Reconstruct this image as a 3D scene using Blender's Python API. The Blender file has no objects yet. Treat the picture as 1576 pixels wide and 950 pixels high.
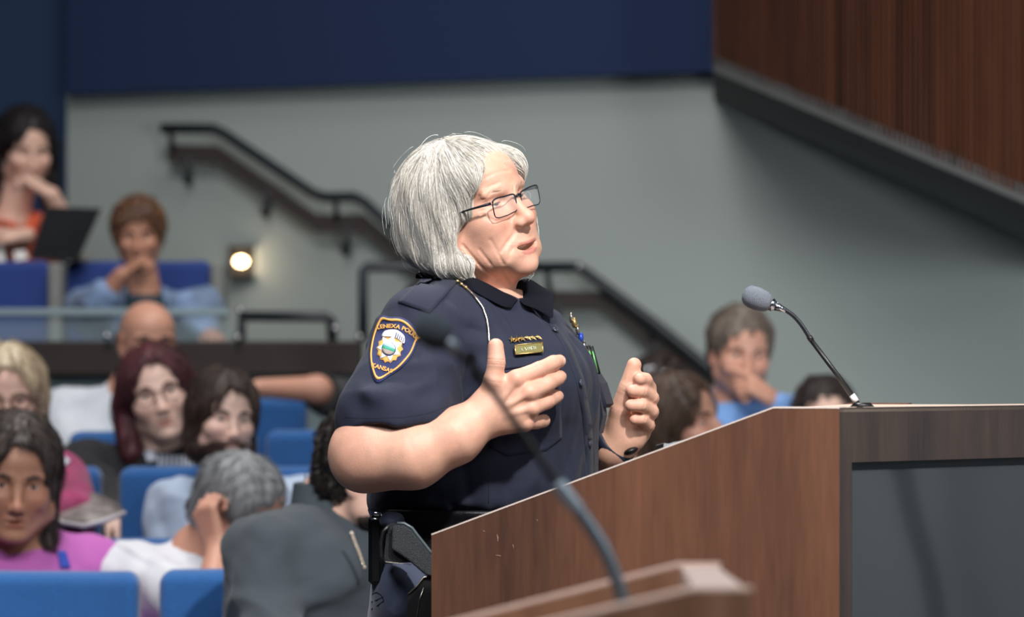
import bpy, math, random
import numpy as np
from mathutils import Vector, Matrix
random.seed(7)
RNG = np.random.default_rng(11)
C = bpy.context.scene.collection
scn = bpy.context.scene

# ------------------------------------------------------------ camera, exposure, lights
FPX, CZ, HY = 6000.0, 1.285, 560.0          # focal length in pixels of a 1576 px wide frame, camera height, horizon row
cam = bpy.data.cameras.new('camera'); camo = bpy.data.objects.new('camera', cam); C.objects.link(camo)
camo.location = (0, 0, CZ); camo.rotation_euler = (math.pi/2, 0, 0)
cam.sensor_width = 36; cam.lens = FPX*36/1576; cam.shift_y = (HY-475)/1576
cam.clip_start = .1; cam.clip_end = 60
cam.dof.use_dof = True; cam.dof.focus_distance = 5.93; cam.dof.aperture_fstop = 4.9
scn.camera = camo
scn.view_settings.view_transform = 'Standard'; scn.view_settings.look = 'None'
scn.view_settings.exposure = 0; scn.view_settings.gamma = 1; scn.view_settings.use_curve_mapping = False
w = bpy.data.worlds.new('world'); scn.world = w; w.use_nodes = True
w.node_tree.nodes['Background'].inputs[0].default_value = (.55, .6, .7, 1)
w.node_tree.nodes['Background'].inputs[1].default_value = .08

def lamp(name, kind, loc, target, power, color=(1, 1, 1), size=.5, sizey=None, spot=None, blend=.5):
    l = bpy.data.lights.new(name, kind); l.energy = power; l.color = color
    if kind == 'AREA':
        l.size = size
        if sizey: l.shape = 'RECTANGLE'; l.size_y = sizey
    else: l.shadow_soft_size = size
    if kind == 'SPOT': l.spot_size = math.radians(spot); l.spot_blend = blend
    o = bpy.data.objects.new(name, l); C.objects.link(o); o.location = loc
    o.rotation_euler = (Vector(target)-Vector(loc)).to_track_quat('-Z', 'Y').to_euler()
    return o
# ceiling stage lights over the speaker
lamp('stage_key_light', 'SPOT', (1.25, 3.0, 4.3), (-.02, 5.9, 1.35), 950, (1, .97, .93), .14, spot=30)
lamp('stage_back_light', 'SPOT', (-.9, 7.9, 5.6), (-.05, 6, 1.4), 420, (.95, .97, 1), .15, spot=30)
lamp('stage_fill_light', 'AREA', (-1.6, 1.6, 5.4), (0, 5.6, 1.1), 230, (.96, .97, 1), 2.2)
# house lights over the seats
lamp('house_light', 'AREA', (-1.2, 8.0, 6.0), (-1.2, 9.9, .8), 190, (1, .97, .94), 2.0)
lamp('house_light', 'AREA', (.4, 11.3, 6.2), (-.2, 12.2, 1), 90, (1, .97, .92), 2.0)
# spots added to brighten the grey wall, no fixtures of the room
lamp('added_wall_spot', 'SPOT', (3.3, 4.4, 1.45), (2.2, 13.8, 1.35), 900, (.95, .99, 1), .4, spot=52, blend=1)
lamp('added_wall_spot', 'SPOT', (1.05, 2.0, 1.55), (1.85, 13.6, 1.62), 900, (.95, .99, 1), .25, spot=17, blend=1)  # added near the camera to lift the wall under the soffit
lamp('added_lectern_fill', 'AREA', (.5, 2.4, 5.0), (.25, 3.6, 1), 60, (1, .97, .95), .8)  # added fill that brightens the foreground lectern
lamp('added_right_wall_fill', 'AREA', (4.0, 5.2, 2.6), (5.6, 6.6, .9), 60, (.93, .98, 1), .8)  # added to lighten the wall that the podium screen mirrors
lamp('added_podium_fill', 'AREA', (3.2, 3.4, 3.0), (.9, 5.8, .9), 36, (.95, .98, 1), 1.2)  # added fill for the podium front
lamp('added_wall_spot', 'SPOT', (-.6, 9.2, 5.6), (-.6, 15, 1.6), 120, (1, .98, .95), .5, spot=60, blend=1)  # another added spot, lifts the grey wall from above

# ------------------------------------------------------------ helpers
def P(px, py, d):
    """world point seen at that place of the frame, d metres away"""
    return np.array([(px-788)/FPX*d, d, CZ-(py-HY)/FPX*d])
def O(px, py, dy=0.0): return P(px, py, 6+dy)
def lin(c):
    c = [x/255 for x in c]
    return tuple((x/12.92 if x <= .04045 else ((x+.055)/1.055)**2.4) for x in c)+(1,)

def mat(name, col, rough=.6, metal=0, bump=0, bscale=200, var=0, vscale=8, sheen=0, sss=0, attr=None, spec=.5, emit=None, coat=0, stretch=None):
    m = bpy.data.materials.new(name); m.use_nodes = True
    nt = m.node_tree; b = nt.nodes['Principled BSDF']
    b.inputs['Base Color'].default_value = lin(col); b.inputs['Roughness'].default_value = rough
    b.inputs['Metallic'].default_value = metal; b.inputs['Specular IOR Level'].default_value = spec
    b.inputs['Sheen Weight'].default_value = sheen; b.inputs['Coat Weight'].default_value = coat
    tc = nt.nodes.new('ShaderNodeTexCoord'); mp = nt.nodes.new('ShaderNodeMapping')
    nt.links.new(tc.outputs['Object'], mp.inputs[0])
    if stretch: mp.inputs['Scale'].default_value = stretch
    src = None
    if attr:
        a = nt.nodes.new('ShaderNodeAttribute'); a.attribute_name = attr; src = a.outputs['Color']
        nt.links.new(src, b.inputs['Base Color'])
    if var:
        n = nt.nodes.new('ShaderNodeTexNoise'); n.inputs['Scale'].default_value = vscale; n.inputs['Detail'].default_value = 5
        nt.links.new(mp.outputs[0], n.inputs['Vector'])
        mr = nt.nodes.new('ShaderNodeMapRange'); mr.inputs[1].default_value = .3; mr.inputs[2].default_value = .7
        mr.inputs[3].default_value = 1-var; mr.inputs[4].default_value = 1+var
        nt.links.new(n.outputs[0], mr.inputs[0])
        mx = nt.nodes.new('ShaderNodeVectorMath'); mx.operation = 'SCALE'
        if src: nt.links.new(src, mx.inputs[0])
        else: mx.inputs[0].default_value = lin(col)[:3]
        nt.links.new(mr.outputs[0], mx.inputs['Scale']); nt.links.new(mx.outputs[0], b.inputs['Base Color'])
    if bump:
        n = nt.nodes.new('ShaderNodeTexNoise'); n.inputs['Scale'].default_value = bscale; n.inputs['Detail'].default_value = 3
        nt.links.new(mp.outputs[0], n.inputs['Vector'])
        bp = nt.nodes.new('ShaderNodeBump'); bp.inputs['Strength'].default_value = bump; bp.inputs['Distance'].default_value = .002
        nt.links.new(n.outputs[0], bp.inputs['Height']); nt.links.new(bp.outputs[0], b.inputs['Normal'])
    if sss:
        b.inputs['Subsurface Weight'].default_value = sss; b.inputs['Subsurface Radius'].default_value = (.9, .35, .2)
        b.inputs['Subsurface Scale'].default_value = .006
    if emit:
        b.inputs['Emission Color'].default_value = lin(emit[0]); b.inputs['Emission Strength'].default_value = emit[1]
    return m

def mesh_obj(name, V, F, m, parent=None, smooth=True, cols=None, midx=None):
    me = bpy.data.meshes.new(name)
    V = np.asarray(V, dtype=np.float32)
    if isinstance(F, np.ndarray):
        n, k = F.shape
        me.vertices.add(len(V)); me.vertices.foreach_set('co', V.ravel())
        me.loops.add(n*k); me.loops.foreach_set('vertex_index', F.astype(np.int32).ravel())
        me.polygons.add(n); me.polygons.foreach_set('loop_start', np.arange(0, n*k, k, dtype=np.int32))
        me.update(calc_edges=True)
    else:
        me.from_pydata(V.tolist(), [], [list(map(int, f)) for f in F]); me.update()
    me.polygons.foreach_set('use_smooth', [smooth]*len(me.polygons))
    for mm in (m if isinstance(m, (list, tuple)) else [m]): me.materials.append(mm)
    if midx is not None: me.polygons.foreach_set('material_index', np.asarray(midx, dtype=np.int32))
    if cols is not None:
        a = me.color_attributes.new('tint', 'FLOAT_COLOR', 'POINT')
        a.data.foreach_set('color', np.c_[cols, np.ones(len(cols))].astype(np.float32).ravel())
    me.validate(); me.update()
    o = bpy.data.objects.new(name, me); C.objects.link(o)
    if parent is not None:
        o.parent = parent
        o.matrix_parent_inverse = Matrix.Translation(-Vector(parent['_w'])) if '_w' in parent else Matrix.Identity(4)
    return o
def thing(name, label, cat, loc=(0, 0, 0), group=None):
    o = bpy.data.objects.new(name, None); C.objects.link(o); o.location = [float(v) for v in loc]
    o.empty_display_size = .1
    o['_w'] = [float(v) for v in loc]; o['label'] = label; o['category'] = cat
    if group: o['group'] = group
    return o
def tag(o, label, cat, group=None):
    o['label'] = label; o['category'] = cat
    if group: o['group'] = group
    return o
def struct(o): o['kind'] = 'structure'; return o

class MB:
    """collects pieces that belong to one mesh"""
    def __init__(s): s.v = []; s.f = []; s.n = 0; s.mi = []
    def add(s, V, F, mi=0):
        V = np.asarray(V, float); s.v.append(V); s.f += [[int(i)+s.n for i in f] for f in F]; s.mi += [mi]*len(F); s.n += len(V); return s
    def box(s, c, size, R=None, mi=0, bev=0):
        h = np.array(size)/2
        if bev <= 0:
            V = np.array([[x, y, z] for x in (-1, 1) for y in (-1, 1) for z in (-1, 1)])*h
            F = [(0, 1, 3, 2), (4, 6, 7, 5), (0, 4, 5, 1), (2, 3, 7, 6), (0, 2, 6, 4), (1, 5, 7, 3)]
        else:
            V, F = rbox(h, bev)
        if R is not None: V = V@np.array(R).T
        return s.add(V+np.array(c), F, mi)
    def tube(s, pts, r, n=10, mi=0, caps=True):
        pts = np.array(pts, float); r = np.broadcast_to(r, (len(pts),)).astype(float)
        T = np.gradient(pts, axis=0); T /= np.linalg.norm(T, axis=1)[:, None]+1e-12
        a = np.array([0, 0, 1.]) if abs(T[0][2]) < .9 else np.array([1., 0, 0])
        N = np.cross(T[0], a); N /= np.linalg.norm(N); V = []
        for i in range(len(pts)):
            N = N-T[i]*N.dot(T[i]); N /= np.linalg.norm(N); B = np.cross(T[i], N)
            for k in range(n):
                t = 2*math.pi*k/n; V.append(pts[i]+r[i]*(math.cos(t)*N+math.sin(t)*B))
        F = [(i*n+k, i*n+(k+1) % n, (i+1)*n+(k+1) % n, (i+1)*n+k) for i in range(len(pts)-1) for k in range(n)]
        if caps: F += [tuple(range(n))[::-1], tuple((len(pts)-1)*n+k for k in range(n))]
        return s.add(V, F, mi)
    def prism(s, poly, ext, mi=0):
        """polygon of 3-D points pushed along ext"""
        p = np.array(poly, float); n = len(p); V = np.r_[p, p+np.array(ext)]
        F = [tuple(range(n))[::-1], tuple(range(n, 2*n))]+[(i, (i+1) % n, n+(i+1) % n, n+i) for i in range(n)]
        return s.add(V, F, mi)
    def sphere(s, c, r, R=None, n=12, mi=0):
        V = [(0, 0, 1)]; F = []
        for i in range(1, n):
            for j in range(2*n): 
                a = math.pi*i/n; b = math.pi*j/n; V.append((math.sin(a)*math.cos(b), math.sin(a)*math.sin(b), math.cos(a)))
        V.append((0, 0, -1)); m2 = 2*n
        for j in range(m2):
            F.append((0, 1+j, 1+(j+1) % m2)); F.append((len(V)-1, 1+(n-2)*m2+(j+1) % m2, 1+(n-2)*m2+j))
            for i in range(n-2): F.append((1+i*m2+j, 1+(i+1)*m2+j, 1+(i+1)*m2+(j+1) % m2, 1+i*m2+(j+1) % m2))
        V = np.array(V)*np.array(r)
        if R is not None: V = V@np.array(R).T
        return s.add(V+np.array(c), F, mi)
    def build(s, name, m, parent=None, smooth=False):
        return mesh_obj(name, np.concatenate(s.v), s.f, m, parent, smooth, midx=s.mi)
def rbox(h, b):
    """box with bevelled edges"""
    V = []; idx = {}
    for x in (-1, 1):
        for y in (-1, 1):
            for z in (-1, 1):
                for ax in range(3):
                    v = np.array([x*(h[0]-b), y*(h[1]-b), z*(h[2]-b)]); v[ax] = (x, y, z)[ax]*h[ax]
                    idx[(x, y, z, ax)] = len(V); V.append(v)
    F = []
    for ax in range(3):
        o = [i for i in range(3) if i != ax]
        for s_ in (-1, 1):
            q = []
            for a, c in ((-1, -1), (1, -1), (1, 1), (-1, 1)):
                k = [0, 0, 0]; k[ax] = s_; k[o[0]] = a; k[o[1]] = c; q.append(idx[(*k, ax)])
            F.append(q)
            for t_ in (-1, 1):
                pass
    for ax in range(3):          # the edge strips running along ax
        o = [i for i in range(3) if i != ax]
        for a in (-1, 1):
            for c in (-1, 1):
                k1 = [0, 0, 0]; k1[o[0]] = a; k1[o[1]] = c; k2 = list(k1); k1[ax] = -1; k2[ax] = 1
                F.append([idx[(*k1, o[0])], idx[(*k2, o[0])], idx[(*k2, o[1])], idx[(*k1, o[1])]])
    for x in (-1, 1):
        for y in (-1, 1):
            for z in (-1, 1): F.append([idx[(x, y, z, 0)], idx[(x, y, z, 1)], idx[(x, y, z, 2)]])
    return np.array(V), F

# ------------------------------------------------------------ implicit surfaces (numpy)
f32 = np.float32
def smin(a, b, k):
    h = np.maximum(k-np.abs(a-b), 0)/k
    return np.minimum(a, b)-h*h*k*.25
def smax(a, b, k): return -smin(-a, -b, k)
def ell(p, c, r, R=None):
    q = p-np.asarray(c, f32)
    if R is not None: q = q@np.asarray(R, f32)
    r = np.asarray(r, f32); k0 = np.sqrt(((q/r)**2).sum(1)); k1 = np.sqrt(((q/(r*r))**2).sum(1))+1e-9
    return k0*(k0-1)/k1
def sph(p, c, r): return np.sqrt(((p-np.asarray(c, f32))**2).sum(1))-r
def rc(p, a, b, ra, rb, sq=None):
    """limb from a to b with its own radius at each end"""
    a = np.asarray(a, f32); b = np.asarray(b, f32); ab = b-a
    q = p-a; t = np.clip(q@ab/(ab@ab+1e-12), 0, 1); v = q-t[:, None]*ab
    if sq is not None:      # (unit direction, factor): flattened across that direction
        n, k = sq; n = np.asarray(n, f32); c_ = v@n; v = v+np.outer(c_*(k-1), n)
    return np.sqrt((v*v).sum(1))-(ra+(rb-ra)*t)
def bx(p, c, h, r, R=None):
    q = p-np.asarray(c, f32)
    if R is not None: q = q@np.asarray(R, f32)
    q = np.abs(q)-(np.asarray(h, f32)-r)
    return np.sqrt((np.maximum(q, 0)**2).sum(1))+np.minimum(q.max(1), 0)-r
_nd = RNG.normal(size=(24, 3)); _nd /= np.linalg.norm(_nd, axis=1)[:, None]; _np = RNG.uniform(0, 6.28, 24)
def wob(p, scale, k=0, n=5):
    """smooth wandering noise, about -1..1"""
    s = 0
    for i in range(n):
        j = (i+k) % 24; s = s+np.sin(p@(_nd[j]*scale*(1+.37*i)).astype(f32)+_np[j]+.8*np.sin(p@(_nd[(j+7) % 24]*scale*.7).astype(f32)))
    return s/n**.5*.7

def mesh_sdf(fn, lo, hi, h):
    """surface of fn=0 as quads (surface nets), evaluated only near the surface"""
    lo = np.asarray(lo, float); hi = np.asarray(hi, float); B = 8
    nb = np.ceil((hi-lo)/(h*B)).astype(int)+1
    g = np.stack(np.meshgrid(*[np.arange(n) for n in nb], indexing='ij'), -1).reshape(-1, 3)
    cc = (lo+(g+.5)*B*h-h*.5).astype(f32); dc = fn(cc)
    act = np.abs(dc) < B*h*.87*1.45+.012
    val = np.repeat(np.repeat(np.repeat(np.where(dc < 0, -1, 1).astype(f32).reshape(nb), B, 0), B, 1), B, 2)
    off = np.stack(np.meshgrid(*[np.arange(B)]*3, indexing='ij'), -1).reshape(-1, 3)
    ga = g[act]*B
    for s in range(0, len(ga), 1500):
        gi = (ga[s:s+1500, None, :]+off[None]).reshape(-1, 3)
        val[gi[:, 0], gi[:, 1], gi[:, 2]] = fn((lo+gi*h).astype(f32))
    ins = val < 0
    n0 = np.zeros(tuple(np.array(ins.shape)-1), np.int8)
    cor = [(x, y, z) for x in (0, 1) for y in (0, 1) for z in (0, 1)]
    sx, sy, sz = n0.shape
    for x, y, z in cor: n0 += ins[x:x+sx, y:y+sy, z:z+sz]
    cell = np.argwhere((n0 > 0) & (n0 < 8)); idx = np.full(n0.shape, -1, np.int32); idx[tuple(cell.T)] = np.arange(len(cell))
    cv = np.stack([val[cell[:, 0]+x, cell[:, 1]+y, cell[:, 2]+z] for x, y, z in cor], 1)
    acc = np.zeros((len(cell), 3)); cnt = np.zeros(len(cell)); ca = np.array(cor, float)
    for i in range(8):
        for j in range(i+1, 8):
            if np.abs(ca[i]-ca[j]).sum() != 1: continue
            a = cv[:, i]; b = cv[:, j]; m = (a < 0) != (b < 0)
            t = np.where(m, a/np.where(m, a-b, 1), 0)
            acc += np.where(m[:, None], ca[i]+t[:, None]*(ca[j]-ca[i]), 0); cnt += m
    V = lo+(cell+acc/cnt[:, None])*h
    F = []
    for ax in range(3):
        e = [slice(None)]*3; e2 = list(e); e[ax] = slice(0, -1); e2[ax] = slice(1, None)
        ch = ins[tuple(e)] != ins[tuple(e2)]
        q = np.argwhere(ch); o = [i for i in range(3) if i != ax]
        ok = (q[:, o[0]] > 0) & (q[:, o[1]] > 0) & (q[:, o[0]] < n0.shape[o[0]]) & (q[:, o[1]] < n0.shape[o[1]]); q = q[ok]
        d0 = np.zeros(3, int); d0[o[0]] = 1; d1 = np.zeros(3, int); d1[o[1]] = 1
        f = np.stack([idx[tuple(k.T)] for k in (q-d0-d1, q-d1, q, q-d0)], 1)
        flip = ins[tuple(q.T)] if ax != 1 else ~ins[tuple(q.T)]
        f[~flip] = f[~flip][:, ::-1]; F.append(f)
    F = np.concatenate(F); F = F[(F >= 0).all(1)]
    return V, F
def sdf_obj(name, fn, lo, hi, h, m, parent=None, cols=None):
    V, F = mesh_sdf(fn, lo, hi, h)
    return mesh_obj(name, V, F, m, parent, True, cols=None if cols is None else cols(V.astype(f32)))
def grad(fn, p, e=.0015):
    p = p.astype(f32); g = np.stack([fn(p+np.array(v, f32)*e)-fn(p-np.array(v, f32)*e) for v in ((1, 0, 0), (0, 1, 0), (0, 0, 1))], 1)
    return g/(np.linalg.norm(g, axis=1)[:, None]+1e-9)
def hit(fn, pts2, d0=5.2, d1=6.6, off=0.0):
    """where the sight lines through these frame places meet the surface; pushed out by off"""
    pts2 = np.asarray(pts2, float); D = np.full(len(pts2), d0)
    for _ in range(60):
        p = np.stack([(pts2[:, 0]-788)/FPX*D, D, CZ-(pts2[:, 1]-HY)/FPX*D], 1)
        D = np.minimum(D+np.clip(fn(p.astype(f32)), -.01, .1)*.8, d1)
    n = grad(fn, p, .003); return p+n*off, n
def patch_grid(fn, quad, nu, nv, off=0.002, **k):
    """a sheet over the surface inside four frame corners (u along 0-1, v along 0-3)"""
    q = np.array(quad, float); U = np.linspace(0, 1, nu); W = np.linspace(0, 1, nv)
    pts = np.array([(1-v)*((1-u)*q[0]+u*q[1])+v*((1-u)*q[3]+u*q[2]) for v in W for u in U])
    p, n = hit(fn, pts, off=off, **k)
    F = [(j*nu+i, j*nu+i+1, (j+1)*nu+i+1, (j+1)*nu+i) for j in range(nv-1) for i in range(nu-1)]
    return p, F, n
def sheet(V, F, N, t):
    """gives a sheet thickness t inwards"""
    V = np.asarray(V); n = len(V); V2 = np.r_[V, V-np.asarray(N)*t]; ed = {}
    for f in F:
        for a, b in zip(f, list(f[1:])+[f[0]]): ed[(a, b)] = 1
    G = [tuple(f) for f in F]+[tuple(i+n for i in f)[::-1] for f in F]
    G += [(b, a, a+n, b+n) for a, b in ed if (b, a) not in ed]
    return V2, G
def frame(yaw, pitch=0, roll=0):
    """columns forward, left, up; yaw 0 faces the camera, 90 faces right; roll leans the crown to its right"""
    y, p, r = map(math.radians, (yaw, pitch, roll))
    F = np.array([math.sin(y)*math.cos(p), -math.cos(y)*math.cos(p), math.sin(p)])
    L = np.array([math.cos(y), math.sin(y), 0]); U = np.cross(F, L)
    return np.stack([F, math.cos(r)*L+math.sin(r)*U, math.cos(r)*U-math.sin(r)*L], 1)

# ------------------------------------------------------------ heads, hands, hair
def face(p, o):
    """head and face in its own axes: x forward, y left, z up, eyes at z=0, metres"""
    q = p.copy(); q[:, 1] = np.abs(q[:, 1]); old = o.get('old', 0); jw = o.get('jaw', 1.0); fat = o.get('fat', 0)
    d = ell(q, (-.014, 0, .026), (.092, .074, .080))
    d = smin(d, ell(q, (.030, 0, -.020), (.058, .059+fat*.4, .082)), .03)
    d = smin(d, ell(q, (.032, 0, .043), (.053, .058, .045)), .02)
    d = smin(d, rc(q, (.012, .045*jw+fat, -.060), (.062, .016*jw, -.094), .021, .018), .025)
    d = smin(d, rc(q, (-.008, .054, -.01), (.006, .048*jw+fat, -.062), .015, .019), .025)
    mz = -.0075*old
    d = smin(d, ell(q, (.0765, 0, -.098+mz), (.019, .021*jw, .016)), .018)
    if old: d = smin(d, ell(q, (.044, .041, -.058), (.032, .022, .036)), .02)
    d = smin(d, ell(q, (.056, .038, -.028), (.028, .026, .024)), .02)
    d = smin(d, ell(q, (.068-.002*old, 0, -.063+mz), (.026, .031+.004*old, .027)), .016+.008*old)
    d = smax(d, -ell(q, (.094, .032, .002), (.022, .021, .0135)), .014)
    d = smin(d, rc(q, (.080, .012, .018), (.070, .046, .018), .0085, .007), .010)
    nz = .005*old
    d = smin(d, rc(q, (.082, 0, .010), (.1015, 0, -.034+nz), .0065, .0090), .013)
    d = smin(d, sph(q, (.1055, 0, -.039+nz), .0104), .008)
    d = smin(d, ell(q, (.094, .0120, -.0435+nz), (.0115, .0076, .0080)), .007)
    d = smax(d, -ell(q, (.1005, .0066, -.0512+nz), (.0065, .0034, .0038)), .003)
    d = smin(d, sph(q, (.0650, .031, 0), .0142), .005)
    d = smax(d, -ell(q, (.0835, .0315, -.0012), (.013, .0145, o.get('slit', .0030))), .0025)
    if o.get('slit', 1) < .0015: pass
    gap = o.get('gap', .0012)
    if old: q = q.copy(); qz = q[:, 2].copy(); q[:, 2] = qz-7*q[:, 1]**2      # the corners of the mouth sit higher
    d = smin(d, ell(q, (.0880-.0035*old, 0, -.0645+mz+gap*.3), (.0085, .021+.004*old, .0042-.0008*old)), .006)
    d = smin(d, ell(q, (.0868-.0030*old, 0, -.0755+mz-gap), (.0088, .0185+.003*old, .0050-.0006*old)), .006)
    d = smax(d, -ell(q, (.097-.003*old, 0, -.0694+mz-gap*.4), (.014+.008*old, .0215+.0045*old, .0012+gap)), .0025)
    if old: q[:, 2] = qz
    if not old: d = smax(d, -rc(q, (.0905, .0185, -.043), (.0745, .0355, -.077), .0035, .003), .008)
    if old: d = smin(d, rc(q, (.070, .034, -.086), (.030, .049, -.080), .011, .013), .02)      # jowl
    e = ell(q, (-.010, .076, -.010), (.016, .0065, .030), np.array(frame(90, 0, 0)*0+np.eye(3)))
    e = smin(e, ell(q, (-.004, .073, -.033), (.009, .006, .010)), .006)
    e = smax(e, -ell(q, (-.006, .083, -.008), (.009, .006, .018)), .004)
    return smin(d, e, .006)
def in_head(p, hd):
    """distance to a head placed in the room; hd = (origin, axes, scale, options)"""
    o, R, s, opt = hd; v = p-np.asarray(o, f32); r = np.sqrt((v*v).sum(1)); d = (r-.10).astype(f32)
    m = r < .21
    if m.any(): d[m] = face((v[m]@np.asarray(R, f32))/s, opt)*s
    return d
def skin_cols(hd, base, lips, blush=.12):
    o, R, s, opt = hd; base = np.array(lin(base)[:3]); lips = np.array(lin(lips)[:3])
    def f(V):
        od = opt.get('old', 0)
        q = (V-np.asarray(o, f32))@np.asarray(R, f32)/s; q[:, 1] = np.abs(q[:, 1]); gap = opt.get('gap', .0012); mz = -.0075*opt.get('old', 0)
        c = np.repeat(base[None], len(V), 0)
        red = np.exp(-(((q-np.array([.072, .036, -.03]))/.022)**2).sum(1))+np.exp(-(((q-np.array([.107, 0, -.04]))/.013)**2).sum(1))+.7*np.exp(-(((q-np.array([-.01, .08, -.01]))/.03)**2).sum(1))
        c = c*(1+np.clip(red, 0, 1)[:, None]*np.array([.04, -blush*1.6, -blush*1.4]))
        q = q.copy(); q[:, 2] -= 7*od*q[:, 1]**2
        lp = np.minimum(ell(q, (.092, 0, -.0650+mz+gap*.3), (.013, .0215, .0034)), ell(q, (.092, 0, -.0750+mz-gap), (.012, .019, .0042)))
        k = np.clip(.5-lp/.0015, 0, 1)[:, None]
        c = c*(1-k)+lips*k
        if opt.get('stubble'):
            st = np.clip(1-np.abs(q[:, 2]+.085)/.05, 0, 1)*(q[:, 0] > 0)*.35*opt['stubble']
            c = c*(1-st[:, None])
        return c
    return f
MEYE = mat('eye_white', (215, 205, 200), .25, coat=.5); MIRIS = mat('iris', (70, 95, 110), .2, coat=1); MIRIS2 = mat('brown_iris', (50, 32, 22), .2, coat=1)
MPUP = mat('pupil', (6, 6, 8), .1, coat=1)
def eyes(hd, parent, look=(0, 0), iris=None):
    o, R, s, opt = hd
    for sgn in (-1, 1):
        b = MB(); b.sphere((0, 0, 0), .0124*s, n=14)
        V = np.concatenate(b.v); g = np.array([1, look[0], look[1]]); g = R@g; g /= np.linalg.norm(g)
        cen = np.array([V[f].mean(0) for f in b.f]); cen /= np.linalg.norm(cen, axis=1)[:, None]
        # turn the sphere so that its pole looks ahead
        q = Vector((0, 0, 1)).rotation_difference(Vector(g)).to_matrix(); V = V@np.array(q).T
        ang = np.degrees(np.arccos(np.clip(cen[:, 2], -1, 1)))
        mi = np.where(ang < 11, 2, np.where(ang < 27, 1, 0))
        mesh_obj('eye', V+o+R@np.array([.0660, sgn*.031, 0])*s, b.f, [MEYE, iris or MIRIS2, MPUP], parent, True, midx=mi)
def strands(fn, seeds, n, step, r, field, m, name, parent, off=.001, lift=.0, wave=0, tip=.3, cols=None, jit=.25, flat=None):
    """hair strands that run over the surface fn along field(p, normal)"""
    S = len(seeds); p = seeds.astype(np.float64).copy(); path = []; rnd = RNG.normal(size=(S, 3))
    offs = off+np.abs(RNG.normal(size=S))*lift
    for i in range(n):
        nn = grad(fn, p, .002); d = fn(p.astype(f32)); p = p-nn*(d-offs)[:, None]*.8
        path.append(p.copy()); v = field(p, nn)+rnd*jit
        if wave: v = v+np.sin(i*.9+rnd[:, :1]*5)*np.roll(rnd, 1, 1)*wave
        v -= nn*(v*nn).sum(1)[:, None]; v /= np.linalg.norm(v, axis=1)[:, None]+1e-9
        p = p+v*step
    path = np.stack(path, 1)                        # S,n,3
    T = np.gradient(path, axis=1); T /= np.linalg.norm(T, axis=2)[..., None]+1e-9
    a = np.cross(T, np.array([.3, .5, .81])); a /= np.linalg.norm(a, axis=2)[..., None]+1e-9; b = np.cross(T, a)
    rad = r*(1-(1-tip)*np.linspace(0, 1, n)**2)[None, :, None]*(.7+.6*RNG.random((S, 1, 1)))
    V = np.stack([path+rad*(math.cos(t)*a+math.sin(t)*b) for t in (0, 2.094, 4.189)], 2).reshape(-1, 3)
    base = (np.arange(S)*n*3)[:, None, None]+(np.arange(n-1)*3)[None, :, None]
    k = np.arange(3)[None, None]; k2 = (k+1) % 3
    F = np.stack([base+k, base+k2, base+3+k2, base+3+k], -1).reshape(-1, 4)
    cc = None
    if cols is not None:
        cs = np.array([lin(c)[:3] for c in cols]); pick = cs[RNG.integers(0, len(cs), S)]; cc = np.repeat(pick, n*3, 0)
    return V, F, cc
def hand_parts(w, dr, nrm, side=1, curl=(.3, .35, .4, .45), spread=.12, thumb=.6, s=1.0):
    """five fingers and palm as limbs: w wrist, dr towards the fingers, nrm out of the palm, side = thumb side sign"""
    w = np.array(w, float); D = np.array(dr, float); D /= np.linalg.norm(D); N = np.array(nrm, float); N -= D*N.dot(D); N /= np.linalg.norm(N)
    T = np.cross(D, N)*side; L = []                 # T points to the thumb side
    mcp = [w+s*(D*(.088-.004*abs(i-1))+T*(.030-.0195*i)) for i in range(4)]
    for i, m in enumerate(mcp):
        L.append((w+T*s*(.014-.009*i), m, .0155*s, .0112*s, 'p'))
        c = curl[i]*1.2; base = D*math.cos(spread*(1.3-i))+T*math.sin(spread*(1.3-i)); a = c*.7; q = m
        for j, (ln, rr) in enumerate(zip((.042, .026, .021), (.0093, .0084, .0076))):
            ln *= (.95, 1.05, .98, .8)[i]*s; dv = base*math.cos(a)+N*math.sin(a); e = q+dv*ln
            L.append((q, e, rr*s*(1, 1, .97, .88)[i]*1.05, rr*s*(1, 1, .97, .88)[i]*.95, 'f%d' % i)); q = e; a += c
    c0 = w+s*(T*.016+N*.006+D*.012); c1 = c0+s*(D*.030+T*.030*thumb+N*.012); c2 = c1+s*(D*.026+T*.022*thumb+N*.006); c3 = c2+s*(D*.024+T*.008*thumb)
    L += [(c0, c1, .016*s, .0125*s, 't'), (c1, c2, .0112*s, .0102*s, 't'), (c2, c3, .0102*s, .0085*s, 't')]
    return L
def hand_sdf(p, L):
    d = None; palm = None; G = {}
    for a, b, ra, rb, t in L:
        v = rc(p, a, b, ra, rb)
        if t == 'p': palm = v if palm is None else smin(palm, v, .012)
        else: G[t] = v if t not in G else smin(G[t], v, .004)
    d = palm
    for t in G: d = smin(d, G[t], .010 if t == 't' else .005)
    return d
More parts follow.
